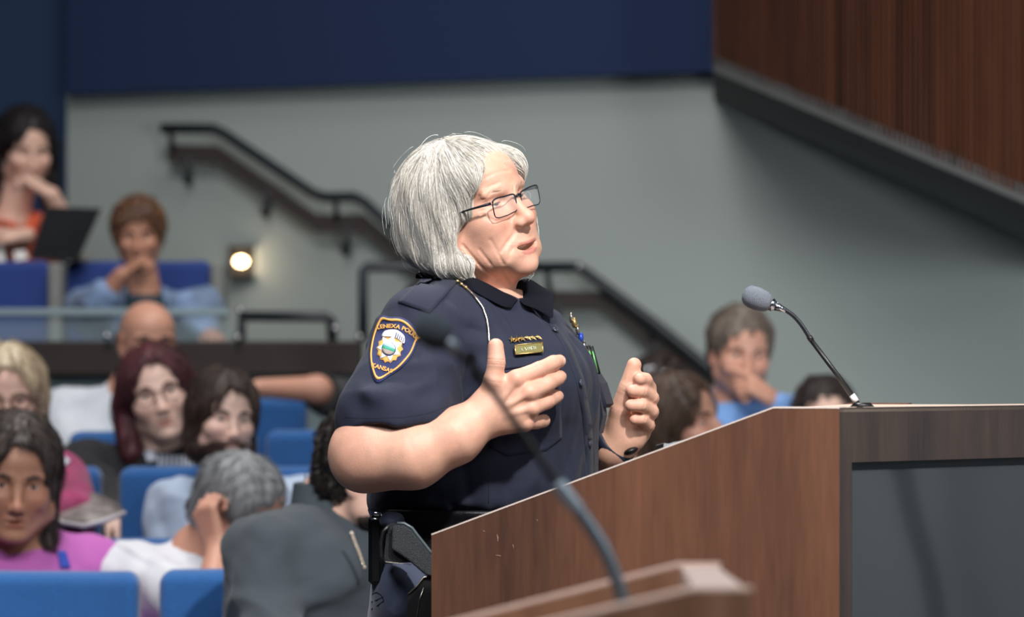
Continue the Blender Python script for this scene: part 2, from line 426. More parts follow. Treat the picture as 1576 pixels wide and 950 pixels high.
# ------------------------------------------------------------ materials
M = dict(
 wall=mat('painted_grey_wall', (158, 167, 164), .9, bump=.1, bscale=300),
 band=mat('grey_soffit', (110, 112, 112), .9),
 teal=mat('blue_wall_paint', (12, 42, 74), .85, bump=.1, bscale=200),
 blue2=mat('upper_blue_acoustic_wall', (20, 40, 76), .95, bump=.3, bscale=400),
 floor=mat('dark_carpet', (60, 62, 68), .95, bump=.6, bscale=500),
 rail=mat('dark_rail_paint', (38, 44, 50), .45), railw=mat('brown_rail_backing', (66, 60, 58), .6),
 steel=mat('brushed_steel', (190, 190, 195), .2, 1), gold=mat('polished_gold', (240, 205, 135), .38, 1),
 silver=mat('silver_thread_metal', (215, 205, 190), .3, 1),
 black=mat('black_plastic', (16, 17, 19), .4), blackm=mat('matte_black', (10, 10, 12), .8),
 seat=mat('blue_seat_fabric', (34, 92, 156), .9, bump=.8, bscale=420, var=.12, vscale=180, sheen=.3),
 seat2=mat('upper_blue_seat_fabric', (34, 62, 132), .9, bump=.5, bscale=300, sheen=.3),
 navy=mat('navy_uniform_cloth', (21, 28, 50), .8, bump=.35, bscale=900, var=.06, vscale=40, sheen=.05),
 navy2=mat('navy_collar_cloth', (15, 18, 28), .85, bump=.3, bscale=900, spec=.15),
 thread=mat('dark_seam_thread', (15, 19, 32), .8),
 paper=mat('white_paper', (225, 225, 225), .7), lap=mat('dark_laptop_shell', (24, 26, 30), .45),
 trouser=mat('dark_trousers', (30, 31, 36), .85, bump=.2, bscale=300),
)
def wood_mat(name, c1, c2, rough=.35, sc=(9, 9, .8), coat=.3, scale=1.0):
    m = bpy.data.materials.new(name); m.use_nodes = True; nt = m.node_tree; b = nt.nodes['Principled BSDF']
    tc = nt.nodes.new('ShaderNodeTexCoord'); mp = nt.nodes.new('ShaderNodeMapping'); nt.links.new(tc.outputs['Object'], mp.inputs[0])
    mp.inputs['Scale'].default_value = [v*scale for v in sc]
    n = nt.nodes.new('ShaderNodeTexNoise'); n.inputs['Scale'].default_value = 2.2; n.inputs['Detail'].default_value = 8; n.inputs['Distortion'].default_value = .6
    n2 = nt.nodes.new('ShaderNodeTexNoise'); n2.inputs['Scale'].default_value = 26; n2.inputs['Detail'].default_value = 4
    for k in (n, n2): nt.links.new(mp.outputs[0], k.inputs['Vector'])
    ad = nt.nodes.new('ShaderNodeMath'); ad.operation = 'MULTIPLY_ADD'; ad.inputs[1].default_value = .35; nt.links.new(n2.outputs[0], ad.inputs[0]); nt.links.new(n.outputs[0], ad.inputs[2])
    cr = nt.nodes.new('ShaderNodeValToRGB'); cr.color_ramp.elements[0].position = .42; cr.color_ramp.elements[1].position = .95
    cr.color_ramp.elements[0].color = lin(c1); cr.color_ramp.elements[1].color = lin(c2)
    nt.links.new(ad.outputs[0], cr.inputs[0]); nt.links.new(cr.outputs[0], b.inputs['Base Color'])
    b.inputs['Roughness'].default_value = rough; b.inputs['Coat Weight'].default_value = coat; b.inputs['Coat Roughness'].default_value = .3
    return m
M['wood'] = wood_mat('walnut_veneer', (70, 46, 36), (116, 77, 57), sc=(4, 4, .45), rough=.42)
M['wooddark'] = wood_mat('dark_walnut_veneer', (44, 36, 34), (74, 58, 50))
M['woodband'] = wood_mat('near_black_wood', (28, 20, 17), (44, 30, 24), sc=(1, 9, 9), coat=0, rough=.6)
M['woodslat'] = wood_mat('slatted_walnut', (50, 26, 16), (120, 70, 44), sc=(7, 7, .3), coat=0, rough=.6)
M['fore'] = wood_mat('pale_edged_oak', (118, 82, 62), (165, 125, 100)); M['edge'] = mat('whitish_edge', (216, 200, 190), .3)  # edge: whitish colour of the strips along the podium panel top
M['edgel'] = mat('light_edge_band', (205, 185, 170), .4)

# ------------------------------------------------------------ the room
def quad(name, pts, m, thick=(0, 0, -.05)):
    return struct(MB().prism(pts, thick).build(name, m))
def XY(px, d): return (px-788)/FPX*d
quad('floor', [(-7, -3, 0), (7, -3, 0), (7, 16, 0), (-7, 16, 0)], M['floor'])
quad('ceiling', [(-7, -3, 7), (7, -3, 7), (7, 17, 7), (-7, 17, 7)], M['blackm'], (0, 0, .1))
# grey side wall: runs from the far corner towards the stage
WA = np.array([XY(103, 15.5), 15.5]); WB = np.array([XY(1100, 14.1), 14.1]); wd = (WB-WA); WE = WA+wd*2.6
def wall_pt(px, py, off=0.0):
    """point of the grey wall seen at that place of the frame, off metres in front of it"""
    k = (px-788)/FPX; A = WA-np.array([0, off]); t = (k*A[1]-A[0])/(wd[0]-k*wd[1]); d = A[1]+wd[1]*t
    return P(px, py, d)
zb = wall_pt(103, 143)[2]; 
quad('wall_back', [(WA[0], WA[1], 0), (WE[0], WE[1], 0), (WE[0], WE[1], 7), (WA[0], WA[1], 7)], M['wall'], (0, .1, 0))
quad('wall_left', [(-7, 15.9, 0), (WA[0], 15.55, 0), (WA[0], 15.55, 7), (-7, 15.9, 7)], M['teal'], (0, .1, 0))
quad('wall_side', [(-7, -3, 0), (-7, 16, 0), (-7, 16, 7), (-7, -3, 7)], M['teal'], (-.1, 0, 0))
quad('wall_front', [(-7, -3, 0), (7, -3, 0), (7, -3, 7), (-7, -3, 7)], mat('front_wall_paint', (120, 124, 126), .9), (0, -.1, 0))
quad('wall_right', [(5.6, -3, 0), (5.6, 16, 0), (5.6, 16, 7), (5.6, -3, 7)], mat('right_wall_paint', (150, 160, 166), .9), (.1, 0, 0))
# blue acoustic panel above the grey wall
a = wall_pt(103, 146, .10); b = wall_pt(1100, 110, .10); zt = 6.9
quad('wall_upper', [a, b, (b[0], b[1], zt), (a[0], a[1], zt)], M['blue2'], (0, .09, 0))
# slatted bulkhead that comes down towards the stage, its soffit seen from below
bf0 = P(1098, 109, 13.2); bf1 = P(1700, 365, 10.3); bb0 = wall_pt(1098, 152, .01); bb1 = wall_pt(1700, 424, .01)
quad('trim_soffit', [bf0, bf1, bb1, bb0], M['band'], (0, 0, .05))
quad('wall_bulkhead', [bf0+[0, .06, .05], bf1+[0, .06, .05], (bf1[0], bf1[1]+.06, 6.9), (bf0[0], bf0[1]+.06, 6.9)], M['wooddark'], (0, .05, 0))
mb = MB(); n = 74
for i in range(n):
    t0, t1 = i/n, (i+.55+.25*random.random())/n
    q0, q1 = bf0+(bf1-bf0)*t0, bf0+(bf1-bf0)*t1
    dep = .02+.05*random.random()
    mb.prism([q0+[0, 0, .02], q1+[0, 0, .02], (q1[0], q1[1], 6.9), (q0[0], q0[1], 6.9)], (0, dep, 0))
struct(mb.build('trim_slats', M['woodslat']))
quad('wall_bulkhead_end', [bf0, bb0, (bb0[0], bb0[1], 6.9), (bf0[0], bf0[1], 6.9)], M['wooddark'], (.03, 0, 0))

# upper seating level, its front wall and dark wood band
zu = .74; pz1 = P(0, 525, 12.45)[2]; pz0 = P(0, 578, 12.45)[2]
quad('floor_upper', [(-7, 12.6, zu), (XY(600, 12.6), 12.6, zu), (XY(600, 15.4), 15.4, zu), (-7, 15.4, zu)], M['floor'], (0, 0, -.2))
quad('wall_parapet', [(-7, 12.5, 0), (XY(553, 12.5), 12.5, 0), (XY(553, 12.5), 12.5, pz0+.01), (-7, 12.5, pz0+.01)], mat('parapet_paint', (118, 134, 138), .9), (0, .1, 0))
struct(MB().box(((-7+XY(557, 12.45))/2, 12.49, (pz0+pz1)/2), (7+XY(557, 12.45), .12, pz1-pz0), bev=.006).build('trim_parapet_cap', M['woodband']))
# tiers under the rows
TI = [(8.6, .05), (9.25, .18), (10.05, .26), (10.85, .34), (11.6, .36)]
for i, (y, z) in enumerate(TI):
    y1 = TI[i+1][0] if i+1 < len(TI) else 12.5
    struct(MB().box((-2.2, (y+y1)/2, z/2), (9.4, y1-y, z)).build('floor_tier', M['floor']))

# handrails along the grey wall stairs
def rail(name, label, top, low, posts, brk, cat='handrail', off=.10):
    t = thing(name, label, cat, wall_pt(*low[0], off))
    pt = [wall_pt(*q, off+.05) for q in top]; mb = MB()
    mb.tube(pt, .021, 10); mb.build('rail_tube', M['rail'], t, True)
    mb = MB(); lw = [wall_pt(*q, off) for q in low]; H = .034
    for p_, q_ in zip(lw[:-1], lw[1:]):
        mb.prism([p_+[0, 0, -H], q_+[0, 0, -H], q_+[0, 0, H], p_+[0, 0, H]], (0, .035, 0))
    mb.build('rail_board', M['railw'], t)
    for (a_, b_) in posts: MB().tube([wall_pt(*a_, off+.05), wall_pt(*b_, off+.01)], .012, 8).build('post', M['rail'], t, True)
    for q in brk:
        p_ = wall_pt(*q, off); w_ = wall_pt(q[0], q[1]+20, -.0)
        m2 = MB(); m2.tube([p_, p_+[0, .02, -.05], p_+[0, .02, -.085]], .012, 8); m2.tube([p_+[0, .02, -.085], [p_[0], w_[1]+.02, p_[2]-.085]], .010, 8); m2.sphere([p_[0], w_[1], p_[2]-.085], (.03, .008, .03), n=6)
        m2.build('bracket', M['rail'], t, True)
    return t
rail('stair_handrail', 'upper dark stair handrail stepping down the grey wall behind the seats', [(250, 198), (328, 198), (345, 206), (482, 298), (502, 304), (545, 303), (562, 312), (640, 385), (660, 420)],
     [(258, 236), (335, 238), (488, 344), (560, 344), (660, 432)], [((262, 199), (266, 232)), ((516, 303), (518, 338))], [(290, 240), (534, 348), (410, 290)])
rail('stair_handrail', 'lower dark stair handrail descending the grey wall right of the speaker', [(800, 412), (888, 411), (905, 422), (1010, 500), (1105, 578), (1150, 615)],
     [(800, 462), (930, 463), (1090, 590), (1140, 628)], [((842, 412), (846, 455)), ((1000, 493), (1003, 520))], [(858, 466), (1010, 530)])
t = thing('wall_sconce', 'small lit wall light on the grey wall right of the denim shirted person', 'wall light', wall_pt(372, 403, .02))
c = wall_pt(372, 403, .02)
MB().box(c, (.098, .03, .125), bev=.008).box(c+[0, -.03, .052], (.098, .06, .012)).box(c+[0, -.03, -.052], (.098, .06, .012)).build('housing', mat('bronze_housing', (52, 48, 42), .5, .6), t)
MB().sphere(c+[0, -.035, 0], (.026, .020, .020)).build('bulb', mat('lit_bulb', (255, 225, 180), .5, emit=((255, 214, 160), 16)), t, True)
lamp('sconce_glow', 'POINT', c+[0, -.12, -.0], (0, 0, 0), .45, (1, .8, .6), .04)
# tall portal rail frame and the low railing on the parapet
t = thing('railing_frame', 'tall square dark rail frame rising behind the speaker left shoulder', 'railing', P(560, 525, 12.7))
MB().tube([P(559, 526, 12.7), P(559, 416, 12.7), P(564, 411, 12.7), P(740, 411, 12.7), P(800, 411, 12.9)], .017, 8).build('frame', M['rail'], t, True)
t = thing('railing_frame', 'low dark guard rail on the parapet between the wall light and the speaker', 'railing', P(445, 525, 12.6))
MB().tube([P(368, 487, 12.6), P(502, 488, 12.6), P(509, 492, 12.6), P(512, 528, 12.6)], .017, 8).build('top_rail', M['rail'], t, True)
MB().tube([P(372, 487, 12.6), P(372, 528, 12.6)], .014, 8).build('post', M['rail'], t, True)
def knob(px, py, d, label):
    m_ = MB(); c_ = P(px, py, d); m_.sphere(c_, .012, n=8); m_.tube([c_, c_+[0, .05, 0]], .006, 6); tag(m_.build('clamp_glint_ball', M['steel'], smooth=True), label, 'clamp')
knob(370, 478, 12.5, 'upper round chrome clamp beside the hand of the denim shirted person')
knob(366, 520, 12.4, 'lower round chrome clamp resting on the dark band near the fist')
knob(515, 506, 12.5, 'round chrome clamp at the end of the low guard rail')
knob(553, 519, 12.5, 'round chrome clamp at the foot of the tall rail frame')
knob(165, 518, 12.4, 'round chrome clamp on the dark band left of the bald head')
knob(891, 411, 13.9, 'steel ball added for the highlight on the bend of the lower stair handrail')  # added ball stands in for a highlight on the rail
glassm = mat('pale_glass', (190, 210, 215), .05); gb = glassm.node_tree.nodes['Principled BSDF']; gb.inputs['Alpha'].default_value = .16
t = thing('glass_guard', 'pale glass guard panel in front of the upper blue seats', 'glass panel', P(60, 525, 12.45))
a, b = P(-120, 488, 12.45), P(352, 490, 12.45)
MB().prism([(a[0], 12.45, pz1), (b[0], 12.45, pz1), b, a], (0, .012, 0)).build('pane', glassm, t)
MB().box(((a[0]+b[0])/2, 12.45, P(0, 481, 12.45)[2]), (b[0]-a[0], .03, .024), bev=.004).build('top_rail', mat('pale_rail_glass', (140, 158, 165), .3), t)

# ------------------------------------------------------------ seats
def seat_meshes():
    def back(p):
        q = p.copy(); q[:, 1] = q[:, 1]+.6*q[:, 0]**2*1.0
        d = bx(q, (0, 0, -.29), (.25, .05, .29), .028)
        d = smax(d, -(np.abs(q[:, 2]+.10)+.0)*1+.0 if False else -bx(q, (0, -.062, -.16), (.2, .006, .0015), .001), .01)
        return d+.0015*wob(p, 18, 3)
    def cush(p): return bx(p, (0, -.27, -.46), (.24, .22, .055), .04)+.001*wob(p, 20)
    return [mesh_sdf(back, (-.27, -.1, -.6), (.27, .1, .02), .006), mesh_sdf(cush, (-.26, -.51, -.53), (.26, -.03, -.39), .008)]
SM = seat_meshes(); proto = None
def make_seat(fab, armc, wide=False):
    t = thing('auditorium_seat', '', 'seat')
    mesh_obj('backrest', *SM[0], fab, t); mesh_obj('seat_cushion', *SM[1], fab, t)
    MB().box((0, .06, -.32), (.46, .02, .5), bev=.008).build('back_shell', M['black'], t)
    if wide:
        MB().box((.279, -.06, -.30), (.046, .16, .58), bev=.008).build('end_panel', armc, t)
    for s in (() if wide else (-1, 1)):
        MB().box((s*.2575, -.2, -.27), (.022, .40, .035), bev=.008).box((s*.2575, -.12, -.5), (.018, .10, .45), bev=.006).build('armrest', armc, t)
    MB().box((0, -.2, -.62), (.08, .12, .28), bev=.01).box((0, -.2, -.77), (.3, .3, .02), bev=.005).build('pedestal', M['black'], t)
    return t
def put_seat(first, fresh, px_left, py_top, d, label, yaw=0, group=None):
    w2 = .25; c = P(px_left, py_top, d); c[0] += w2*math.cos(yaw)
    if fresh: r = first
    else:
        r = first.copy(); C.objects.link(r)
        for ch in first.children:
            k = ch.copy(); C.objects.link(k); k.parent = r
    r.location = c; r.rotation_euler = (0, 0, yaw); r['label'] = label
    if group: r['group'] = group
    return r
s0 = make_seat(M['seat'], mat('seat_arm_black', (22, 24, 28), .5))
G1 = 'blue auditorium seats on the lower rows'
put_seat(s0, True, -155, 879, 8.05, 'front row blue seat at the left bottom corner, empty', 0, G1)
for a_ in [(250, 876, 8.05, 'front row blue seat behind the man in the dark grey shirt'), (118, 829, 8.85, 'blue seat behind the grey haired man in the white shirt'),
           (-247, 829, 8.85, 'blue seat behind the woman in the bright pink top'), (188, 718, 9.65, 'blue seat behind the man with the dark beard and pale shirt'),
           (-152, 718, 9.65, 'blue seat behind the blonde woman in the magenta top'), (110, 664, 10.45, 'blue seat behind the red haired woman in the black hoodie'),
           (412, 662, 10.45, 'empty blue seat right of the bearded man head'), (48, 615, 11.3, 'blue seat behind the bald man in the striped shirt'),
           (223, 613, 11.95, 'blue seat whose top carries the outstretched bare forearm'), (441, 712, 9.65, 'blue seat half hidden behind the speaker elbow')]:
    if a_[0] == 441: a_ = (526, )+a_[1:]
    put_seat(s0, False, *a_, 0, G1)
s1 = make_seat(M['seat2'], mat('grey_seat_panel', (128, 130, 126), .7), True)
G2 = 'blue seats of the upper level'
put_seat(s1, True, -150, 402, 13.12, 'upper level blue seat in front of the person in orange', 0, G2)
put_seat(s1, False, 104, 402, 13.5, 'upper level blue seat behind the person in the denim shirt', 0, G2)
# ------------------------------------------------------------ the speaker
SP = thing('person', 'standing speaker with silver bob, glasses and navy police uniform shirt, gesturing at the podium', 'person', (0, 6.0, 0))
HR = frame(50, 7.5, 14); HO = O(725, 319, -.02); HD = (HO, HR, .985, dict(old=1, slit=.0011, gap=.0032, jaw=1.02, fat=.004))
def hl(x, y, z): return HO+HR@np.array([x, y, z])*.985
FB = np.array([.927, -.375, 0]); LB = np.array([.375, .927, 0])
# rings of the trunk: row of the frame, centre column, half depth, half width
RG = [(418, 742, .050, .052), (436, 745, .066, .078), (448, 742, .082, .125), (462, 735, .100, .165), (490, 724, .126, .192), (530, 727, .150, .196), (590, 735, .169, .192),
      (640, 740, .173, .190), (700, 744, .170, .188), (745, 748, .166, .186), (785, 750, .158, .182), (800, 750, .152, .176), (830, 746, .150, .178), (900, 738, .152, .185), (980, 730, .155, .190), (1060, 722, .13, .19)]
rz = np.array([CZ-(r[0]-HY)/1000 for r in RG])[::-1]; rcx = np.array([(r[1]-788)/1000 for r in RG])[::-1]; ra_ = np.array([r[2] for r in RG])[::-1]; rb_ = np.array([r[3] for r in RG])[::-1]
def trunk(p, grow=0.0):
    z = p[:, 2]; cx = np.interp(z, rz, rcx); a = np.interp(z, rz, ra_)+grow; b = np.interp(z, rz, rb_)+grow
    dx = p[:, 0]-cx; dy = p[:, 1]-6.0; u = dx*FB[0]+dy*FB[1]; v = dx*LB[0]+dy*LB[1]
    k = (np.abs(u/a)**2.3+np.abs(v/b)**2.3)**(1/2.3)
    d = (k-1)*np.minimum(a, b)*.9
    return d
# joints
SH = O(655, 505, -.165); EL = O(560, 706, -.235); F1 = O(636, 700, -.26); F2 = O(700, 672, -.262); WR = O(752, 634, -.250)
SHf = O(775, 505, .17); ELf = O(850, 690, .27); WRf = O(940, 694, .14)
def arm_r(p):
    d = rc(p, SH, EL+[0.012, 0, .02], .055, .052)
    d = smin(d, rc(p, EL, F1, .051, .0475), .03); d = smin(d, rc(p, F1, F2, .0475, .038), .02)
    return smin(d, rc(p, F2, WR, .038, .030), .02)
# right hand (nearer), back of the hand to the camera, thumb up
def H(px, py, dy): return O(px, py, dy)
RH = []
idx = [H(795, 583, -.262), H(830, 569, -.246), H(851, 559, -.222), H(861, 556, -.205)]
mid = [H(815, 604, -.262), H(843, 591, -.240), H(858, 582, -.212), H(862, 580, -.198)]
rin = [H(818, 628, -.256), H(842, 618, -.230), H(854, 611, -.205), H(858, 610, -.192)]
pin = [H(808, 651, -.248), H(826, 650, -.224), H(836, 648, -.206), H(838, 647, -.196)]
for t_, ch, rr in (('f0', idx, (.0118, .0106, .0102, .0088)), ('f1', mid, (.0118, .0106, .0100, .0088)), ('f2', rin, (.0112, .0102, .0096, .0084)), ('f3', pin, (.0102, .0092, .0088, .0078))):
    for i in range(3): RH.append((ch[i], ch[i+1], rr[i]*1.10, rr[i+1]*1.10, t_))
for (k, m_) in zip(((754, 614), (756, 628), (758, 642), (760, 654)), (idx, mid, rin, pin)):
    RH.append((H(*k, -.250), m_[0], .017, .0125, 'p'))
th = [H(752, 618, -.252), H(759, 588, -.264), H(764, 558, -.266), H(763, 533, -.262)]
for i, (a_, b_) in enumerate(((.018, .0155), (.0142, .0125), (.0135, .0115))): RH.append((th[i], th[i+1], a_, b_, 't'))
def creases(p, fingers):
    g = np.zeros(len(p), f32)
    for ch in fingers:
        for j in (1, 2):
            ax_ = ch[j+1]-ch[j-1]; ax_ = (ax_/np.linalg.norm(ax_)).astype(f32); v = p-ch[j].astype(f32); r2 = (v*v).sum(1); m = r2 < .00042
            if m.any():
                a = v[m]@ax_; q = 0
                for o_ in (-.0034, 0, .0034): q = q+np.exp(-((a-o_)/.0010)**2)
                g[m] = np.maximum(g[m], .00075*q*np.clip(1-r2[m]/.00042, 0, 1)*2)
    return g
def hand_r(p):
    d = hand_sdf(p, RH)
    web = rc(p, H(770, 606, -.256), H(790, 590, -.258), .010, .009); d = smin(d, web, .012)
    d = smin(d, rc(p, WR, H(790, 640, -.25), .026, .014), .02)
    for k in (idx, mid, rin, pin): d = smin(d, sph(p, k[0]-[0, .003, 0], .0112), .004)
    for k in (idx, mid, rin): d = smin(d, sph(p, k[1]-[0, .001, -.001], .0108), .003)
    for k, m_ in zip(((772, 618), (774, 630), (776, 641)), (idx, mid, rin)):      # tendons
        d = smin(d, rc(p, H(*k, -.2705), m_[0]-[0, .0100, 0], .0026, .0032), .005)
    return d+creases(p, (idx, mid, rin, pin, th))
# left hand (farther), palm to the camera, fingers bent towards it
LH = []
W2 = O(945, 692, .14)
li = [H(988, 622, .14), H(999, 598, .115), H(993, 585, .092), H(985, 584, .078)]
lm = [H(992, 637, .142), H(1003, 613, .112), H(988, 602, .086), H(974, 602, .078)]
lr = [H(992, 652, .144), H(1003, 634, .112), H(987, 624, .086), H(971, 624, .080)]
lp = [H(988, 668, .144), H(998, 655, .118), H(988, 646, .096), H(977, 646, .088)]
for t_, ch, rr in (('f0', li, (.0115, .0105, .0102, .0090)), ('f1', lm, (.0115, .0108, .0102, .0092)), ('f2', lr, (.0112, .0104, .0098, .0088)), ('f3', lp, (.0102, .0094, .0090, .0080))):
    for i in range(3): LH.append((ch[i], ch[i+1], rr[i]*1.07, rr[i+1]*1.07, t_))
for (k, m_) in zip(((950, 672), (954, 680), (956, 686), (958, 692)), (li, lm, lr, lp)): LH.append((H(*k, .14), m_[0], .016, .0125, 'p'))
th2 = [H(948, 672, .13), H(954, 632, .112), H(965, 598, .10), H(976, 562, .096)]
for i, (a_, b_) in enumerate(((.020, .0165), (.0155, .0135), (.0135, .0115))): LH.append((th2[i], th2[i+1], a_, b_, 't'))
def hand_l(p):
    d = hand_sdf(p, LH); d = smin(d, ell(p, H(960, 668, .118), (.019, .013, .026)), .014)     # ball of the thumb
    d = smin(d, ell(p, H(978, 672, .125), (.016, .014, .02)), .014)
    return smin(d, rc(p, WRf, H(965, 672, .142), .027, .02), .02)+creases(p, (li, lm, lr, lp, th2))
def arm_l(p):
    d = rc(p, SHf, ELf, .052, .046); d = smin(d, rc(p, ELf, O(905, 700, .22), .046, .037), .03)
    return smin(d, rc(p, O(905, 700, .22), WRf, .037, .028), .02)
NB = O(748, 462, 0)
def neck(p):
    d = rc(p, hl(-.022, 0, -.050), NB+[-.020, 0, 0], .054, .060); d = smin(d, rc(p, hl(.040, 0, -.100), NB+[.012, -.014, .0], .020, .026), .025)
    d = smin(d, rc(p, hl(-.0, -.03, -.07), NB+[.025, -.035, 0], .022, .012), .02)
    for a_, b_ in ((( .035, -.045, -.088), (.0, 0, 0)), ((.05, -.03, -.105), (.02, 0, 0))):
        d = smax(d, -rc(p, hl(*a_)+[0, -.004, 0], NB+[.03+b_[0], -.062, .01], .002, .002), .005)
    return d
def headneck(p): return smin(in_head(p, HD), neck(p), .03)
SKIN = mat('fair_skin', (205, 150, 126), .5, bump=.22, bscale=700, var=.07, vscale=70, sss=.15, attr='tint')
sc_ = skin_cols(HD, (214, 166, 143), (194, 126, 112), .08)
WR_ = []
for pl_, w_, am in (([(796, 350), (791, 361), (780, 375), (771, 388)], .0030, .0014), ([(789, 383), (784, 390), (783, 400)], .0024, .0009), ([(755, 369), (764, 385), (775, 407)], .0022, .0011),
        ([(712, 378), (730, 399), (753, 420), (765, 433)], .0024, .0022), ([(704, 385), (720, 405), (735, 424)], .0022, .0018), ([(738, 385), (751, 401), (769, 420)], .0022, .0014), ([(776, 418), (783, 430), (790, 442)], .0020, .0012), ([(765, 420), (774, 434), (779, 444)], .0020, .0012),
        ([(740, 331), (752, 328)], .0018, .0012), ([(738, 325), (750, 323)], .0016, .0010), ([(748, 334), (763, 341), (784, 337)], .0026, .0015), ([(737, 303), (750, 289), (768, 281)], .0020, .0010), ([(742, 308), (756, 296), (772, 291)], .0020, .0010),
        ([(796, 288), (797, 299)], .0018, .0014), ([(791, 286), (791, 296)], .0016, .0008), ([(745, 275), (762, 266), (785, 262)], .0020, .0007)):
    p_, _ = hit(headneck, pl_, d0=5.6, d1=6.3)
    WR_ += [(p_[i], p_[i+1], w_, am) for i in range(len(p_)-1)]
def headneck_w(p):
    d = headneck(p); m = np.abs(d) < .012
    if m.any():
        q = p[m]; g = None
        for a_, b_, w_, am in WR_:
            v = 1.5*am*np.exp(-(rc(q, a_, b_, 0, 0)/w_)**2); g = v if g is None else np.maximum(g, v)
        d[m] = d[m]+g
    return d
parts = []
for fn, lo, hi, h in ((headneck_w, HO+[-.15, -.15, -.2], HO+[.16, .16, .13], .0019),
                      (lambda p: smin(arm_r(p), hand_r(p), .012), (-.32, 5.62, 1.05), (.10, 5.95, 1.40), .0015),
                      (lambda p: smin(arm_l(p), hand_l(p), .012), (-.06, 5.98, 1.08), (.26, 6.36, 1.38), .0016),
                      (lambda p: np.maximum(trunk(p, -.02), p[:, 2]-1.40), (-.25, 5.7, .7), (.2, 6.3, 1.45), .008)):
    parts.append(mesh_sdf(fn, lo, hi, h))
VV = []; FF = []; n = 0
for v, f in parts: VV.append(v); FF.append(f+n); n += len(v)
VV = np.concatenate(VV); cv_ = sc_(VV.astype(f32))
for ch in (idx, mid, rin, pin, th, li, lm, lr, lp, th2):      # ruddy knuckles and fingertips, pale nails
    for j, (s_, k_) in enumerate(((.011, .30), (.010, .38), (.008, .22), (.011, .42))):
        g_ = np.exp(-(((VV-ch[j])/s_)**2).sum(1))[:, None]*k_; cv_ = cv_*(1-g_*np.array([.02, .34, .30]))
    tip = ch[3]+(ch[3]-ch[2])/np.linalg.norm(ch[3]-ch[2])*.001; g_ = np.zeros(len(VV))
for ch, s_ in ((idx, -1), (mid, -1), (rin, -1), (pin, -1)):
    ax_ = (ch[3]-ch[2])/np.linalg.norm(ch[3]-ch[2]); nl_ = np.cross(ax_, [0, 0, 1.]); nl_ = nl_ if nl_[1] < 0 else -nl_; nl_ = nl_/np.linalg.norm(nl_)
    c_ = ch[3]+nl_*.0075+ax_*.001; q_ = VV-c_; a_ = q_@ax_; b_ = q_@np.cross(ax_, nl_); n__ = q_@nl_
    m_ = (np.abs(a_)/.0058)**3+(np.abs(b_)/.0050)**3+(np.abs(n__)/.006)**4 < 1; cv_[m_] = np.array(lin((232, 190, 176))[:3])
ly = VV; red = .5+.5*np.sin(VV@np.array([61., 37, 53])+2*np.sin(VV@np.array([23., 71, 31])))
cv_ = cv_*(1-np.outer(red*.5, [.01, .10, .09])*(VV[:, 1] < 5.96)[:, None])
mesh_obj('body', VV, np.concatenate(FF), SKIN, SP, True, cols=cv_)
eyes(HD, SP, (-.05, -.02), MIRIS)
LSH = mat('brown_lashes', (84, 60, 50), .8)
for sgn in (-1, 1):
    ec = np.array([.0650, sgn*.031, 0]); pts_ = []
    for k in range(9):
        a = -.95+1.9*k/8; y = math.sin(a)*.0125; z = -.0010+.0020*math.cos(a)-.0006*k/8*0; x = math.sqrt(max(.0146**2-y*y-z*z, 1e-8)); pts_.append(hl(*(ec+np.array([x, y, z]))))
    MB().tube(pts_, [.0003, .0006, .0008, .0009, .0009, .0009, .0008, .0006, .0003], 6).build('eyelash', LSH, SP, True)
# teeth glimpsed in the open mouth
MB().sphere(hl(.072, 0, -.073), (.013, .016, .005), HR, 8).build('teeth', mat('teeth', (225, 215, 200), .3), SP, True)

# hair: a chin-length bob
def hairvol(p):
    q = ((p-np.asarray(HO, f32))@np.asarray(HR, f32)/.985)
    y = np.abs(q[:, 1]); qs = np.c_[q[:, 0], y, q[:, 2]].astype(f32)
    cap = ell(q, (-.020, 0, .028), (.107, .090, .086))
    cur = ell(qs, (-.018, .070, -.038), (.052, .031, .088))
    cur = smin(cur, ell(qs, (-.010, .066, -.092), (.040, .024, .030)), .03)
    bk = ell(q, (-.070, 0, -.030), (.058, .084, .090))
    d = smin(smin(cap, cur, .03), bk, .035)
    fr = ell(qs, (.048, .052, .046), (.032, .025, .032))                     # swept fringe sides
    d = smin(d, fr, .015)
    fw = ell(q, (.088, -.004, -.030), (.064, .062, .098))                    # the face stays free
    fw2 = ell(q, (.075, .0, -.09), (.066, .075, .10))
    fw3 = ell(q, (.10, -.02, .0), (.055, .055, .060))
    d = smax(d, -smin(smin(fw, fw2, .02), fw3, .02), .012)
    d = smax(d, -ell(q, (-.035, 0, -.15), (.06, .055, .075)), .012)
    d = smin(d, ell(q, (.036, .080, -.050), (.016, .011, .040)), .012)
    d = smax(d, -ell(p, O(722, 371, -.10), (.023, .07, .026)), .012)
    d = smax(d, -ell(p, O(752, 418, -.10), (.027, .07, .034)), .012)
    d = smax(d, (p-O(640, 410).astype(f32))@np.array([-.38, 0, -.925], f32), .018)
    d = smin(d, rc(p, O(688, 409, -.084), O(722, 409, -.094), .010, .0030), .022)
    d = d+.0016*np.sin(q[:, 0]*150+2.2*np.sin(q[:, 2]*22)+q[:, 1]*40)*np.clip(.9-q[:, 2]*6, .15, 1)
    return (d*.985).astype(f32)
HAIR = mat('silver_hair', (200, 200, 196), .42, attr='tint', spec=.4, bump=.3, bscale=350)
hv, hf = mesh_sdf(hairvol, HO+[-.17, -.17, -.18], HO+[.15, .17, .15], .0026)
hn = grad(hairvol, hv, .002)
sel = RNG.choice(len(hv), 15000); seeds = hv[sel]; part = hl(.035, -.012, .11)
